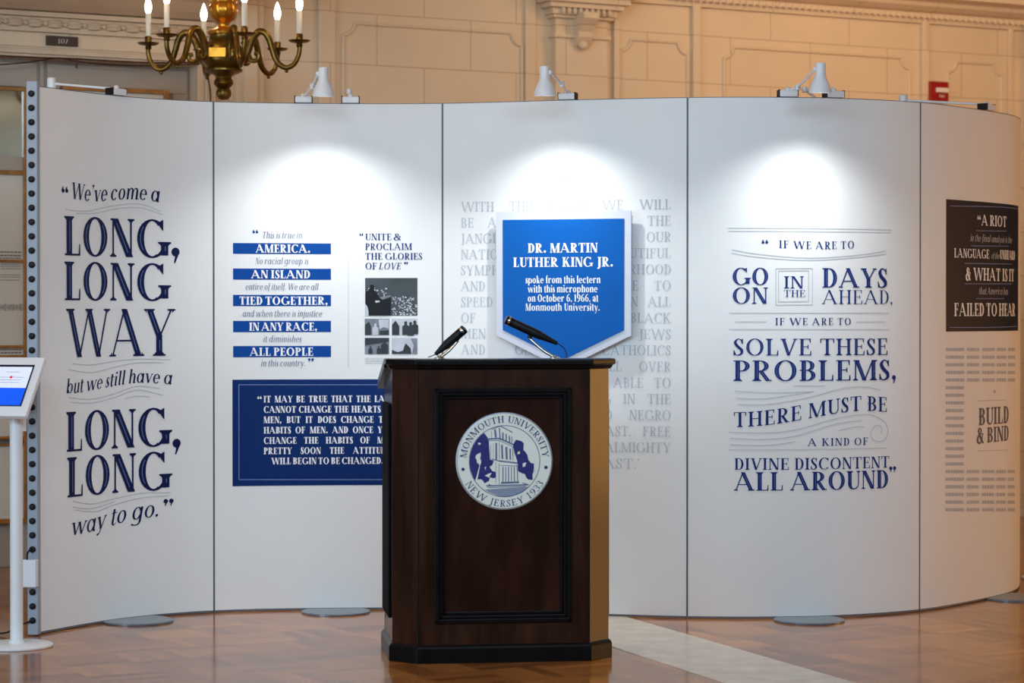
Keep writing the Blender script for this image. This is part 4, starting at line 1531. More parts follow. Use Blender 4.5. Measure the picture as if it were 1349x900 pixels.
# ------------------------------------------------------------------ end post with black knobs
pc = onpanel(0.0, 0, 0)
pn = cnorm(0.0)
yawp = math.radians(-6)
post = thing('end_post', 'pale blue-grey upright post studded with black knobs at left end of display', 'post', ((42.5 - W_PX / 2) / 296.0, pc.y - 0.035, 0), yawp)
MB().box(-0.025, 0.025, -0.012, 0.03, 0.004, ZT + 0.02).build('post_strip', M['post'], post, bevel=0.004)
ps = F / (pc.y - 0.02)
for i in range(39):
    py = 124.5 + 18.72 * i * (1 + 0.0)
    z = CZ + (HOR - py) / ps
    if z < 0.03:
        break
    MB().lathe([(0.0145, 0), (0.0145, 0.006), (0.011, 0.010), (0.004, 0.011)], (0.0, -0.012, z), 14, Matrix.Rotation(PI / 2, 4, 'X')).build('knob', M['black'], post, smooth=True)
bx = MB().box(-0.036, 0.030, -0.062, -0.022, CZ + (HOR - 772) / ps, CZ + (HOR - 736) / ps)
cbx = bx.build('cable_box', M['white_plastic'], post, bevel=0.004)
zbx = CZ + (HOR - 736) / ps
MB().tube(smooth_path([(0.0, -0.024, CZ + (HOR - 722) / ps), (-0.012, -0.045, zbx + 0.03), (-0.015, -0.045, zbx - 0.002)], 6), 0.004, 8).build('cable', M['black'], post, smooth=True)
MB().tube(smooth_path([(0.0, -0.02, CZ + (HOR - 817) / ps), (-0.05, -0.03, 0.05), (-0.13, -0.02, 0.012), (-0.3, 0.05, 0.006)], 6), 0.004, 8).build('cable', M['black'], post, smooth=True)

# ------------------------------------------------------------------ clip lamps on the top edge


def shade_mesh(Mx, loc):
    mb = MB()
    prof_o = [(0.006, 0.0), (0.0225, -0.001), (0.0235, -0.006), (0.0235, -0.058), (0.028, -0.068), (0.040, -0.092), (0.049, -0.116), (0.0525, -0.137)]
    prof_i = [(0.0500, -0.136), (0.046, -0.116), (0.037, -0.092), (0.025, -0.070), (0.020, -0.062), (0.006, -0.060)]
    mb.lathe(prof_o + prof_i, loc, 28, Mx, cap=False)
    return mb


def clip_lamp(cpx, side, spx_, spy, reach, label, power=0.0, lit=True, elbow=None, width=22):
    """clamp at column cpx on the top edge; shade cap at image place (spx_, spy), REACH metres in front (+) or behind (-)"""
    u = upx(cpx)
    c = onpanel(u, ZT + 0.004, -0.012)
    n = cnorm(u)
    root = thing('clip_lamp', label, 'lamp', c, math.atan2(n[0], -n[1]), 'white clip lamps on top of the display')
    w = width / spx(cpx) / 2
    MB().box(-w, w, -0.03, 0.035, 0.0, 0.030).build('clamp', M['white_metal'], root, bevel=0.003)
    for sg in (-1, 1):
        MB().box(sg * w - 0.004, sg * w + 0.004, -0.028, 0.030, 0.0005, 0.034).build('clamp_grip', M['black'], root, bevel=0.002)
    R = Matrix.Rotation(-root.rotation_euler.z, 4, 'Z')
    Ys = c.y - reach * abs(n[1])
    top = at(spx_, spy, Ys)
    loc = R @ (top - c)
    tilt = math.radians(TILT) * (1 if reach > 0 else -1)
    Mx = Matrix.Rotation(tilt, 4, 'X')
    sh = shade_mesh(Mx, loc).build('lamp_shade', M['white_metal'], root, smooth=True)
    bloc = loc + (Mx @ Vector((0, 0, -0.112)))
    MB().ball(bloc, 0.02, 12, 1, 1, 1.2).build('bulb', M['lamp_bulb'] if lit else M['white_plastic'], sh, smooth=True)
    # arm: base joint, elbow, shade neck
    base = Vector((0, 0, 0.03))
    neck = loc + (Mx @ Vector((0, 0.0, -0.03))) + Vector((0.026 if loc.x < 0 else -0.026, 0.0, 0))
    el_ = elbow if elbow is not None else (base + neck) * 0.5 + Vector((0.01, 0.01, -0.004))
    if elbow is not None:
        p = at(elbow[0], elbow[1], c.y - elbow[2])
        el_ = R @ (p - c)
    arm = MB().tube([base, el_, neck], 0.0062, 10).build('arm', M['white_metal'], root, smooth=True)
    j = MB()
    j.ball(base + Vector((0, 0, 0.004)), 0.014, 12)
    j.lathe([(0.012, -0.03), (0.022, -0.028), (0.022, 0.022), (0.016, 0.028)] if not lit and abs(reach) < 0.28 else [(0.008, -0.014), (0.013, -0.012), (0.013, 0.012), (0.008, 0.014)], el_, 14)
    j.ball(neck, 0.011, 12)
    j.build('joint', M['white_metal'], root, smooth=True)
    if power:
        d = bpy.data.lights.new('lamp_light', 'SPOT')
        d.energy = power
        d.color = (0.94, 0.98, 1.0)
        d.spot_size = math.radians(SPOT_DEG)
        d.spot_blend = SPOT_BLEND
        d.shadow_soft_size = 0.02
        o = bpy.data.objects.new('lamp_light', d)
        COL.objects.link(o)
        wloc = c + (R.inverted() @ (loc + (Mx @ Vector((0, 0, -0.134)))))
        o.location = wloc
        dirn = R.inverted() @ (Mx @ Vector((0, 0, -1)))
        o.rotation_euler = dirn.to_track_quat('-Z', 'Y').to_euler()
    return root



clip_lamp(400, 1, 426, 88.5, 0.38, 'white clip lamp shining on the panel with blue bands', LP)
clip_lamp(747, 1, 717.5, 87, 0.38, 'white clip lamp shining on the panel behind the shield sign', LP)
clip_lamp(1038, 1, 1081, 82.5, 0.38, 'white clip lamp shining on the panel reading If we are to', LP, elbow=(1051, 115, 0.02), width=24)
# lamps turned to the back of the display, only clamps and arms show
clip_lamp(462, -1, 480, 152, -0.30, 'white clip lamp turned backwards beside the lamp over the blue bands', LP * 0.25, False, elbow=(460, 121, -0.03))
clip_lamp(1099, -1, 1120, 152, -0.30, 'white clip lamp turned backwards beside the lamp over the If we are to panel', LP * 0.25, False, elbow=(1060, 118, -0.05), width=24)
clip_lamp(156, -1, 62, 150, -0.26, 'white clip lamp with long low arm over the long long way panel', LP * 0.25, False, elbow=(68, 110, -0.12))
clip_lamp(1302, -1, 1195, 160, -0.26, 'white clip lamp with long low arm over the far right panel', LP * 0.25, False, elbow=(1190, 132, -0.10))

# ------------------------------------------------------------------ lectern
LW, LC, LD = 0.356, 0.098, 0.52
lz = math.radians(7.5)
lec_loc = Vector(((664 - W_PX / 2) / 320.0, 9.69, 0))
lec = thing('lectern', 'dark walnut lectern with round university seal standing before the display', 'lectern', lec_loc, lz)


def plan(o=0.0, y0=0.0):
    return [(-LW - o * 0.41, -o), (LW + o * 0.41, -o), (LW + LC + o, LC - o * 0.41), (LW + LC + o, LD + o), (-LW - LC - o, LD + o), (-LW - LC - o, LC - o * 0.41)]


ZTOP = 1.250
# body: front board with an opening for the sunk panel, chamfers, sides
pw = (752 - 574) / 320.0 / 2           # half width of moulded panel
pxc = (663.2 - 664) / 320.0
pz0, pz1 = 0.075 + (848 - 818) / 320.0, 1.207 - (513 - 487) / 320.0
body = MB()
body.prism(plan(), 0.0, pz0)
body.prism(plan(), pz1, 1.207)
body.prism([(-LW, 0), (pxc - pw, 0), (pxc - pw, 0.05), (-LW - LC, LD), (-LW - LC, LC)], pz0, pz1)
body.prism([(pxc + pw, 0), (LW, 0), (LW + LC, LC), (LW + LC, LD), (pxc + pw, 0.05)], pz0, pz1)
body.prism([(-LW - LC, LD - 0.02), (LW + LC, LD - 0.02), (LW + LC, LD), (-LW - LC, LD)], 0.0, 1.10)
body.build('body', M['wood'], lec)
MB().box(pxc - pw, pxc + pw, 0.022, 0.048, pz0, pz1).build('front_panel', M['wood_panel'], lec)
mo = MB()


def frame_bars(mb, x0, x1, z0, z1, steps):
    for (i0, i1, y0, y1) in steps:
        mb.box(x0 + i0, x0 + i1, y0, y1, z0 + i0, z1 - i0)
        mb.box(x1 - i1, x1 - i0, y0, y1, z0 + i0, z1 - i0)
        mb.box(x0 + i0, x1 - i0, y0, y1, z0 + i0, z0 + i1)
        mb.box(x0 + i0, x1 - i0, y0, y1, z1 - i1, z1 - i0)


frame_bars(mo, pxc - pw, pxc + pw, pz0, pz1, [(-0.006, 0.012, -0.012, 0.03), (0.012, 0.026, -0.004, 0.03), (0.026, 0.040, 0.010, 0.03)])
mo.build('panel_moulding', M['wood_dark'], lec, bevel=0.003)
# corner beads along the chamfers
bd = MB()
for sg in (-1, 1):
    bd.tube([(sg * LW, -0.001, 0.07), (sg * LW, -0.001, 1.205)], 0.003, 8)
bd.build('corner_bead', M['wood_dark'], lec, smooth=True)
bs = MB()
bs.loft([[Vector((x, y, 0.0)) for x, y in plan(0.014)], [Vector((x, y, 0.060)) for x, y in plan(0.014)], [Vector((x, y, 0.068)) for x, y in plan(0.010)], [Vector((x, y, 0.075)) for x, y in plan(0.002)]])
bs.build('base', M['wood_dark'], lec, bevel=0.002)
# top: flat front ledge then a reading slope falling to the speaker
tp = MB()


def top_poly(o):
    return [(-LW - o * 0.41, -o), (LW + o * 0.41, -o), (LW + LC + o, LC - o * 0.41), (LW + LC + o, 0.20), (-LW - LC - o, 0.20), (-LW - LC - o, LC - o * 0.41)]


tp.loft([[Vector((x, y, 1.207)) for x, y in top_poly(0.004)], [Vector((x, y, 1.213)) for x, y in top_poly(0.012)], [Vector((x, y, 1.224)) for x, y in top_poly(0.018)],
         [Vector((x, y, 1.228)) for x, y in top_poly(0.028)], [Vector((x, y, 1.246)) for x, y in top_poly(0.028)], [Vector((x, y, ZTOP)) for x, y in top_poly(0.024)]])
o = 0.026
xo = LW + LC + o
tp.loft([[Vector((-xo, 0.20, 1.212)), Vector((-xo, 0.20, ZTOP)), Vector((-xo, LD + 0.05, 1.150)), Vector((-xo, LD + 0.05, 1.112))],
         [Vector((xo, 0.20, 1.212)), Vector((xo, 0.20, ZTOP)), Vector((xo, LD + 0.05, 1.150)), Vector((xo, LD + 0.05, 1.112))]])
tp.build('top', M['wood_dark'], lec, bevel=0.002)
for sg in (-1, 1):
    sp_ = MB()
    xs0, xs1 = sorted((sg * (LW + LC - 0.001), sg * (LW + LC + 0.012)))
    sp_.box(xs0, xs1, 0.15, LD - 0.03, 0.17, 1.06)
    sp_.build('side_panel', mat('ebonised_side', srgb(12, 12, 14), 0.75, var=0.3, scale=5, stretch=(5, 5, 1), spec=0.05), lec, bevel=0.005)

# university seal
SR = 64.5 / 320.0
scx, scz = (665 - 664) / 320.0, CZ - (608 - HOR) / 320.0 + 0.0
SY = 0.022
seal = MB().lathe([(SR, 0), (SR, 0.010), (SR - 0.004, 0.013)], (scx, SY, scz), 64, Matrix.Rotation(PI / 2, 4, 'X')).build('seal', M['seal_rim'], lec, smooth=True)
tag(seal, 'round white and navy university seal')
YD = SY - 0.0135


def disc(r, y, n=64, cx=0, cz=0):
    return MB().add([(scx + cx + r * math.cos(2 * PI * i / n), y, scz + cz + r * math.sin(2 * PI * i / n)) for i in range(n)], [tuple(range(n))])


disc(SR * 0.965, YD - 0.0004).build('seal_face', M['seal_white'], seal)


def ringmesh(r, w, y, n=72):
    mb = MB()
    for i in range(n):
        a, b = 2 * PI * i / n, 2 * PI * (i + 1) / n
        mb.add([(scx + rr_ * math.cos(q_), y, scz + rr_ * math.sin(q_)) for rr_, q_ in ((r, a), (r, b), (r - w, b), (r - w, a))], [(3, 2, 1, 0)])
    return mb


ringmesh(SR * 0.735, SR * 0.012, YD - 0.0016).build('inner_ring', M['seal_navy'], seal)


def arc_text(text, r, a_mid, span, H, top=True, y=YD - 0.0016):
    T, t = 0.16, 0.055
    width = span * (r + (H * 0.4 if top else -H * 0.4) * 0)
    polys, _ = text_polys(text, width, H, T, t, 0, 0.08, 0.4)
    mb = MB()
    for p in polys:
        if poly_area(p) < 0:
            p = p[::-1]
        vs = []
        for x, z in p:
            if top:
                a = a_mid + span / 2 - x / r
                rad = r + z
            else:
                a = a_mid - span / 2 + x / r
                rad = r - z
            vs.append((scx + rad * math.cos(a), y, scz + rad * math.sin(a)))
        mb.add(vs, [tuple(range(len(vs)))])
    return mb


arc_text('MONMOUTH UNIVERSITY', SR * 0.79, PI / 2, math.radians(170), SR * 0.135, True).build('lettering', M['seal_navy'], seal)
arc_text('NEW JERSEY 1933', SR * 0.935, -PI / 2, math.radians(122), SR * 0.14, False).build('lettering', M['seal_navy'], seal)
for sg in (-1, 1):
    disc(SR * 0.035, YD - 0.0016, 16, sg * SR * 0.855, -SR * 0.16 + (0.005 if sg > 0 else 0)).build('dot', M['seal_navy'], seal)


def sp(zx, zy):      # drawing coordinates of the emblem (a 900 unit square) to the seal face
    return (scx + (zx - 453) / 378.0 * SR, scz + (472 - zy) / 378.0 * SR)


def draw(mb, pts, y):
    q = [sp(a, b) for a, b in pts]
    if poly_area(q) < 0:
        q = q[::-1]
    mb.add([(a, y, b) for a, b in q], [tuple(range(len(q)))])


def jag(pts, seed, amp=10, n=4):
    r_ = random.Random(seed)
    out = []
    for i in range(len(pts)):
        a, b = pts[i], pts[(i + 1) % len(pts)]
        for k in range(n):
            s_ = k / n
            out.append((a[0] + (b[0] - a[0]) * s_ + r_.uniform(-amp, amp), a[1] + (b[1] - a[1]) * s_ + r_.uniform(-amp, amp)))
    return out


mb = MB()
# left tree, clipped by the ring
lt = [(453 + 272 * math.cos(math.radians(a)), 472 - 272 * math.sin(math.radians(a))) for a in (213, 205, 197, 189, 181, 173, 165, 157, 149, 141, 133, 126)]
lt2 = jag([(320, 285), (330, 330), (355, 400), (368, 480), (345, 520), (375, 560), (405, 595), (345, 600), (300, 635), (268, 600), (235, 612)], 5, 9, 2)
draw(mb, lt + lt2, YD - 0.0010)
rt = jag([(522, 340), (550, 310), (600, 335), (605, 380), (640, 430), (640, 470), (690, 490), (680, 560), (690, 540), (665, 620), (620, 595), (590, 560), (555, 540), (545, 470)], 8, 9, 2)
draw(mb, rt, YD - 0.0010)
mb.build('trees', M['seal_navy'], seal)
mb = MB()
for i, pts in enumerate(([(245, 410), (268, 400), (262, 450), (275, 470), (258, 505), (238, 480), (228, 440)], [(245, 330), (262, 325), (268, 342), (250, 348)], [(555, 395), (575, 400), (570, 420), (552, 415)],
                         [(590, 490), (622, 485), (615, 515), (598, 520)], [(295, 515), (312, 510), (308, 545)], [(300, 580), (350, 560), (335, 600)])):
    draw(mb, jag(pts, 20 + i, 4, 2), YD - 0.0014)
mb.build('leaf_gaps', M['seal_white'], seal)
mb = MB()
draw(mb, [(300, 690), (640, 672), (600, 712), (545, 735), (470, 748), (400, 740), (340, 715)], YD - 0.0012)
mb.build('ground', M['seal_grey'], seal)
mb = MB()
# tower masses in white over the trees
draw(mb, [(340, 240), (400, 205), (470, 205), (520, 255), (520, 340), (520, 460), (555, 490), (560, 640), (385, 650), (385, 470), (340, 460), (330, 310)], YD - 0.0018)
mb.build('tower', M['seal_white'], seal)
mb = MB()


def seg(x0, y0, x1, y1, w):
    for p in strip_polys([(x0, y0), (x1, y1)], [w, w]):
        draw(mb, p, YD - 0.0022)


for s_ in ((318, 300, 412, 296, 12), (412, 296, 522, 345, 12), (330, 312, 412, 312, 5), (412, 312, 520, 362, 5),
           (412, 300, 412, 460, 4), (378, 225, 385, 290, 16), (352, 240, 352, 300, 4), (412, 215, 418, 300, 10), (440, 250, 440, 312, 12), (465, 260, 465, 322, 10), (490, 275, 492, 330, 10), (508, 280, 510, 335, 6),
           (350, 225, 420, 200, 6), (420, 200, 515, 250, 8), (345, 340, 345, 455, 3), (365, 335, 365, 455, 3), (388, 330, 388, 460, 14), (432, 345, 436, 455, 14), (466, 362, 470, 460, 16), (496, 375, 498, 462, 12), (516, 360, 518, 465, 5),
           (350, 455, 410, 470, 8), (410, 470, 555, 488, 12), (410, 490, 410, 650, 5), (420, 505, 552, 510, 5), (440, 515, 440, 640, 9), (462, 515, 462, 640, 7), (484, 515, 484, 640, 8), (506, 515, 506, 640, 6), (528, 515, 530, 635, 8), (550, 500, 554, 635, 6),
           (385, 480, 385, 640, 3), (425, 640, 565, 636, 14), (310, 662, 640, 656, 10), (320, 676, 620, 668, 5), (330, 650, 345, 664, 12), (590, 640, 640, 656, 6)):
    seg(*s_)
mb.build('tower_lines', M['seal_line'], seal)

# ------------------------------------------------------------------ microphones


def microphone(label, head, tail, clip, foot, Yh, Yt, Yf, r0, cable):
    A_, B_ = at(head[0], head[1], Yh), at(tail[0], tail[1], Yt)
    fz = at(foot[0], foot[1], Yf)
    foot_p = Vector((fz.x, Yf, ZTOP))
    root = thing('microphone', label, 'microphone', foot_p, 0, 'lectern microphones')
    ax = (B_ - A_)
    l = ax.length
    q = ax.normalized().to_track_quat('Z', 'Y').to_matrix().to_4x4()
    o = A_ - foot_p
    g_ = MB().lathe([(r0 * 0.55, -0.002), (r0 * 0.95, 0.001), (r0 * 1.02, 0.006), (r0 * 1.02, 0.030), (r0 * 0.98, 0.034)], o, 20, q)
    g_.build('grille', M['black_metal'], root, smooth=True)
    rg = MB().lathe([(r0 * 1.04, 0.010), (r0 * 1.07, 0.012), (r0 * 1.07, 0.017), (r0 * 1.04, 0.019)], o, 20, q)
    rg.build('ring', M['chrome'], root, smooth=True)
    MB().lathe([(r0 * 0.98, 0.033), (r0, 0.036), (r0, l * 0.62), (r0 * 0.93, l * 0.66), (r0 * 0.5, l * 0.93), (r0 * 0.42, l), (0.002, l)], o, 20, q).build('body', M['black'], root, smooth=True)
    cp = at(clip[0], clip[1], (Yh * 0.45 + Yt * 0.55)) - foot_p
    axm = o + ax * ((cp - o).dot(ax) / ax.length_squared)
    MB().tube([axm, axm + (cp - axm) * 0.5, cp], [r0 * 1.02, r0 * 0.5, r0 * 0.55], 10).build('clip', M['black'], root, smooth=True)
    pts = smooth_path([cp + Vector((0, 0, 0.002)), cp * 0.5 + Vector((0.0, 0, -0.004)), Vector((0, 0, 0.004))], 5)
    MB().tube(pts, 0.0065, 16).build('gooseneck', M['chrome'], root, smooth=True)
    MB().lathe([(0.022, 0.0), (0.022, 0.004), (0.010, 0.008), (0.008, 0.014)], (0, 0, 0), 20).build('mount', M['chrome'], root, smooth=True)
    cpts = [Vector(B_) - foot_p] + [at(a, b, Yc) - foot_p for a, b, Yc in cable]
    MB().tube(smooth_path(cpts, 6), 0.0022, 6).build('cable', M['black'], root, smooth=True)
    return root


microphone('black microphone on chrome stem at the lectern’s left, pointing up to the right', (612.5, 433), (573.5, 467), (603, 449.5), (579, 471.5), 9.83, 9.84, 9.81, 0.019,
           [(569, 469, 9.845), (564, 470.8, 9.85)])
microphone('black microphone on chrome stem in front of the blue shield sign', (666, 421), (734, 452.5), (697, 446), (731, 471.5), 9.83, 9.86, 9.82, 0.019,
           [(741, 457, 9.865), (745.5, 464, 9.865), (746.5, 470.8, 9.865)])

# ------------------------------------------------------------------ kiosk stands


def kiosk(label, loc, rz, group='touchscreen stands'):
    root = thing('touchscreen_stand', label, 'kiosk', loc, rz, group)
    MB().lathe([(0.152, 0.0), (0.155, 0.003), (0.155, 0.010), (0.150, 0.013), (0.03, 0.016)], (0, 0, 0), 48).build('base', M['white_metal'], root, smooth=True)
    MB().tube([(0, 0, 0.012), (0, 0, 0.985)], 0.0275, 24).build('pole', M['white_metal'], root, smooth=True)
    MB().tube([(0, 0, 0.012), (0, 0, 0.03)], 0.034, 24).build('pole_collar', M['white_metal'], root, smooth=True)
    # head: a sloping slab, low edge to the reader
    w, d, tilt = 0.23, 0.315, math.radians(52)
    Mx = Matrix.Translation((0, 0, 1.125)) @ Matrix.Rotation(tilt, 4, 'X')

    def slab(x0, x1, y0, y1, z0, z1):
        mb = MB().box(x0, x1, y0, y1, z0, z1)
        mb.v = [Mx @ v for v in mb.v]
        return mb
    hd = slab(-0.34, 0.090, -d / 2, d / 2, -0.028, 0.0).build('head', M['white_plastic'], root, bevel=0.006)
    MB().tube([(0, 0.02, 0.93), (0, 0.03, 1.10)], 0.035, 16).build('head_bracket', M['white_metal'], root, smooth=True)
    scr = slab(-0.30, 0.056, -d / 2 + 0.05, d / 2 - 0.045, 0.0002, 0.003).build('bezel', M['screen_bezel'], hd)
    slab(-0.295, 0.050, -0.012, d / 2 - 0.057, 0.003, 0.0036).build('screen', M['screen_white'], hd)
    tag(slab(-0.295, 0.050, -d / 2 + 0.054, -0.012, 0.003, 0.0036).build('screen', M['screen_blue'], hd), 'blue lower half of the lit screen')
    dt = MB().lathe([(0.007, 0.0037), (0.007, 0.0042)], (-0.035, 0.045, 0), 12)
    for k in range(5):
        w_ = (0.03, 0.055, 0.06, 0.05, 0.045)[k]
        if k == 1:
            continue
        b_ = slab(-0.035 - w_, -0.035 + w_, 0.073 - 0.014 * k - 0.002, 0.073 - 0.014 * k + 0.001, 0.0037, 0.0041)
        b_.build('screen_text', M['hair_ink'], hd)
    dt.v = [Mx @ v for v in dt.v]
    tag(dt.build('screen_emblem', M['screen_red'], hd), 'small red mark on the white screen')
    return root


kl = on_floor(22, 852)
kiosk('white pole stand with lit blue and white touchscreen at the left edge', (kl.x, kl.y, 0), math.radians(-14))
kr = on_floor(1384, 763)
kiosk('white pole stand half out of the frame beyond the right end of the display', (kr.x, kr.y, 0), math.radians(165))

# ------------------------------------------------------------------ chandelier
CHS = 246.0
CHY = F / CHS


def chz(py):
    return CZ + (HOR - py) / CHS


ch_loc = Vector(((295 - W_PX / 2) / CHS, CHY, chz(132)))
chd = thing('chandelier', 'aged brass six-arm candle chandelier hanging behind the display at upper left', 'chandelier', ch_loc, 0)


def cp_(rows):
    return [(hw / CHS, (132 - y) / CHS) for y, hw in rows]


MB().lathe(cp_([(132, 2), (131, 6), (127, 9.3), (122, 9.8), (118, 8.5), (116, 6.5)]), (0, 0, 0), 32, lobes=8, lob=0.05).build('finial', M['brass'], chd, smooth=True)
MB().lathe(cp_([(116.5, 7), (115, 10), (111, 13), (107, 12.5), (104, 10.5), (101.5, 11), (99, 14), (97, 20), (94.5, 25), (92, 25), (90.5, 22), (88, 24), (84, 27), (80, 28.5), (68, 28.5), (63, 27), (59, 24), (56, 21), (53, 17), (50, 18.5), (47, 18.5), (46, 20)]), (0, 0, 0), 32).build('body', M['brass'], chd, smooth=True)
MB().lathe(cp_([(46.2, 20), (43, 20.5), (41, 19), (39, 12), (36, 8), (33, 7.5), (30, 9), (27, 13), (22, 16.5), (16, 18.5), (9, 18), (6, 16.5), (4, 17.5), (0, 17.5), (-8, 13), (-14, 8), (-30, 6), (-45, 14), (-60, 16), (-75, 8), (-85, 5)]), (0, 0, 0), 40, lobes=10, lob=0.03).build('stem', M['gold'], chd, smooth=True)
pl = MB().box(-0.065 + 0.0, 0.028, -0.124, -0.10, (132 - 79) / CHS, (132 - 66) / CHS)
pl.build('plaque', M['gold'], chd, bevel=0.003)
MB().tube([(0, 0, (132 + 84) / CHS), (0, 0, 4.35 - ch_loc.z)], 0.008, 8).build('chain', M['gold'], chd, smooth=True)
cuz = (132 - 58) / CHS            # height of cup
for k in range(6):
    a = math.radians(-8 + 60 * k)
    ca, sa = math.cos(a), math.sin(a)
    prof = [(0.105, -0.10), (0.13, -0.05), (0.155, 0.015), (0.19, 0.058), (0.225, 0.055), (0.25, 0.02), (0.268, -0.04), (0.292, -0.10), (0.335, -0.132), (0.38, -0.12), (0.410, -0.07), (0.418, -0.015)]
    arm = MB().tube(smooth_path([(r * ca, r * sa, cuz + z) for r, z in prof], 5), [0.022 - 0.010 * i / 55 for i in range(56)], 10)
    curl = smooth_path([(0.135 * ca, 0.135 * sa, cuz - 0.05), (0.15 * ca, 0.15 * sa, cuz - 0.09), (0.185 * ca, 0.185 * sa, cuz - 0.09), (0.19 * ca, 0.19 * sa, cuz - 0.06), (0.17 * ca, 0.17 * sa, cuz - 0.055)], 5)
    arm.tube(curl, 0.013, 8)
    arm.ball((0.345 * ca, 0.345 * sa, cuz - 0.152), 0.010, 10)
    ao = arm.build('arm', M['brass'], chd, smooth=True)
    cx_, cy_ = 0.415 * ca, 0.415 * sa
    MB().lathe([(0.010, -0.028), (0.018, -0.018), (0.014, -0.006), (0.045, 0.000), (0.056, 0.008), (0.058, 0.011), (0.040, 0.006), (0.018, 0.008), (0.019, 0.042), (0.016, 0.046)], (cx_, cy_, cuz), 24, lobes=6, lob=0.03).build('drip_pan', M['brass'], ao, smooth=True)
    MB().lathe([(0.0145, 0.042), (0.0145, 0.165), (0.010, 0.171)], (cx_, cy_, cuz), 18).build('candle', M['candle'], ao, smooth=True)
    MB().lathe([(0.009, 0.166), (0.015, 0.178), (0.019, 0.198), (0.018, 0.215), (0.012, 0.238), (0.005, 0.258), (0.001, 0.265)], (cx_, cy_, cuz), 18).build('bulb', M['bulb'], ao, smooth=True)
    if k % 2 == 0:
        d = bpy.data.lights.new('candle_light', 'POINT')
        d.energy = 1.5
        d.color = (1.0, 0.72, 0.42)
        d.shadow_soft_size = 0.03
        lo = bpy.data.objects.new('candle_light', d)
        COL.objects.link(lo)
        lo.location = ch_loc + Vector((cx_ * 1.12, cy_ * 1.12, cuz + 0.31))

# ------------------------------------------------------------------ framed glass on the doors at left
def doorthing(name, label, cat):
    return wallthing(name, label, cat, 0, 0)


fl = doorthing('framed_notice_case', 'gilt framed glass door case with mirror above and pale notices below, left edge', 'display case')


def wbox(px0, px1, py0, py1, y0, y1, pm=None):
    pm = pm if pm is not None else (px0 + px1) / 2
    return MB().box(wl(px0), wl(px1), y0, y1, wz(pm, py1), wz(pm, py0))


YF = 0.045
fr_ = MB()
for a in ((33.5, 38.5, 115, 690), (-78, -73, 115, 690)):
    b_ = wbox(a[0], a[1], a[2], a[3], YF - 0.02, 0.09, 20); fr_.add(b_.v, b_.f)
for ya, yb in ((114, 119), (224, 230), (342, 346), (455, 459), (468, 471), (575, 579), (585, 588), (684, 690)):
    b_ = wbox(-78, 38.5, ya, yb, YF - 0.016, 0.09, 20); fr_.add(b_.v, b_.f)
fr_.build('gilt_frame', M['gilt'], fl, bevel=0.003)
wbox(-74, 34, 119, 206, YF, 0.075, 20).build('mirror_pane', M['mirror'], fl)
wbox(-74, 34, 206, 224, YF, 0.085, 20).build('rail', M['door_paint'], fl)
for ya, yb, m_ in ((230, 342, 'board_cream'), (346, 455, 'board_cream'), (459, 468, 'board_cream'), (471, 575, 'board_cream'), (588, 684, 'board_cream')):
    nt_ = wbox(-74, 34, ya, yb, YF, 0.08, 20).build('notice', M[m_], fl)
    tx = MB()
    if ya in (230, 346, 459):
        rows = {230: [(332, -40, 31, 1.6), (336.5, -40, 31, 1.8), (340, -40, 31, 1.4)], 346: [(348.5, 4, 30, 0.8), (351, 2, 30, 0.8), (354, 4, 30, 0.8), (362, 0, 29, 0.8), (365, 2, 30, 0.8), (369, 1, 29, 0.8)], 459: [(461, -40, 31, 1.5), (465, -40, 31, 1.7)]}[ya]
        for y_, xa_, xb_, h_ in rows:
            x = xa_
            while x < xb_:
                w = rr.uniform(2, 5)
                q_ = wbox(x, min(x + w, xb_), y_ - h_ / 2, y_ + h_ / 2, YF - 0.001, YF + 0.001, 20)
                tx.add(q_.v, q_.f)
                x += w + 0.8
        if ya == 346:
            for i in range(26):
                hh = abs(math.sin(i * 1.3)) * 4 + 0.6 + (3 if i % 7 == 3 else 0)
                q_ = wbox(-6 + i * 1.5, -5.4 + i * 1.5, 405 - hh, 405 + hh, YF - 0.001, YF + 0.001, 20)
                tx.add(q_.v, q_.f)
        tx.build('notice_text', M['brown_ink'], nt_)
f2 = doorthing('framed_mirror', 'gilt framed glass behind the display, only its top edge showing at upper left', 'mirror')
fr_ = MB()
for a in ((85, 92, 116, 690), (219, 226, 116, 690)):
    b_ = wbox(a[0], a[1], a[2], a[3], YF - 0.02, 0.09, 155); fr_.add(b_.v, b_.f)
for ya, yb in ((115, 121), (684, 690)):
    b_ = wbox(85, 226, ya, yb, YF - 0.016, 0.09, 155); fr_.add(b_.v, b_.f)
fr_.build('gilt_frame', M['gilt'], f2, bevel=0.003)
wbox(91, 220, 121, 684, YF, 0.08, 155).build('pane', M['board_cream'], f2)

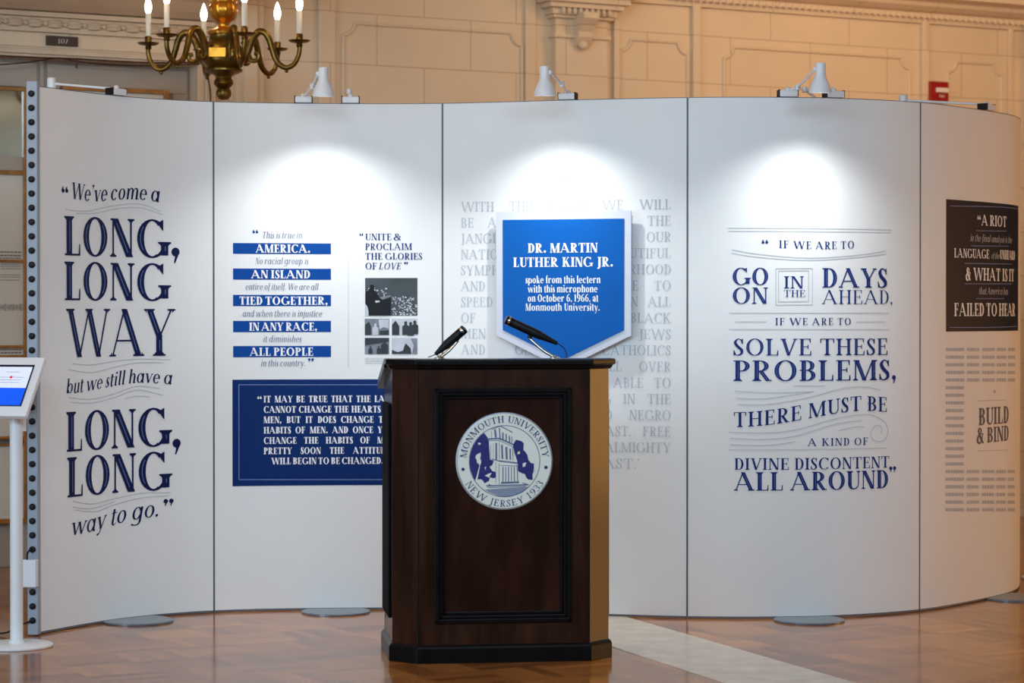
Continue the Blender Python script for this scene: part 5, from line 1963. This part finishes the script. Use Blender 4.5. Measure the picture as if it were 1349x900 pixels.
# room number plate over the door
npx, npz = wl(82), wz(82, 54.5)
pl_t = wallthing('room_number_plate', 'dark bronze room number plate reading 107 over the door', 'sign', npx, npz)
hw_, hh_ = (wl(103) - wl(61)) / 2, (wz(82, 48) - wz(82, 61)) / 2
plb = MB().box(-hw_, hw_, -0.014, 0.0, -hh_, hh_).build('plate', M['bronze'], pl_t, bevel=0.002)
flat_text('107', -hw_ * 0.30, hw_ * 0.36, -hh_ * 0.5, hh_ * 0.95, 'light', -0.0155).build('lettering', M['board_cream'], plb)

# cable swag over the door
cb_t = wallthing('wire', 'thin dark cable strung along the door head at upper left', 'cable', 0, 0)
pts = [(wl(x), -0.06, wz(x, y)) for x, y in ((-30, 74), (0, 75), (40, 77), (70, 78), (100, 79), (150, 82), (200, 84), (258, 84))]
MB().tube(smooth_path(pts, 5), 0.005, 6).build('strand', M['bronze'], cb_t, smooth=True)
pts = [(wl(x), -0.06, wz(x, y)) for x, y in ((-10, 87), (30, 84), (72, 78.5), (110, 84), (170, 88), (258, 86))]
MB().tube(smooth_path(pts, 5), 0.004, 6).build('strand', M['bronze'], cb_t, smooth=True)
pts = [(wl(97), -0.06, wz(97, 80)), (wl(97.5), -0.06, wz(97, 85)), (wl(97), -0.06, wz(97, 91))]
MB().tube(pts, 0.006, 6).build('strand_end', M['bronze'], cb_t, smooth=True)
w2 = wallthing('wire', 'thin black wire hanging straight down below the chandelier', 'cable', 0, 0)
MB().tube(smooth_path([(wl(271), -0.05, wz(271, 86)), (wl(271), -0.05, wz(271, 105)), (wl(274), -0.05, wz(274, 140)), (wl(276), -0.05, wz(276, 300)), (wl(276), -0.05, 0.02)], 5), 0.004, 6).build('strand', M['black'], w2, smooth=True)

# fire alarm
fx_, fz_ = wl(1230.5), wz(1230.5, 121)
fa = wallthing('fire_alarm', 'red wall mounted fire alarm strobe above the right end of the display', 'fire alarm', fx_, fz_)
hw_, hh_ = (wl(1243) - wl(1218.5)) / 2, (wz(1230, 108.5) - wz(1230, 134)) / 2
fb = MB().box(-hw_, hw_, -0.055, 0, -hh_, hh_).build('housing', M['red'], fa, bevel=0.006)
MB().box(-hw_ * 0.45, hw_ * 0.85, -0.075, -0.054, -hh_ * 0.15, hh_ * 0.35).build('strobe_lens', M['alarm_lens'], fa, bevel=0.006)
flat_text('FIRE', -hw_ * 0.05, hw_ * 0.6, -hh_ * 0.62, hh_ * 0.26, 'bold', -0.0565).build('lettering', M['alarm_lens'], fb)
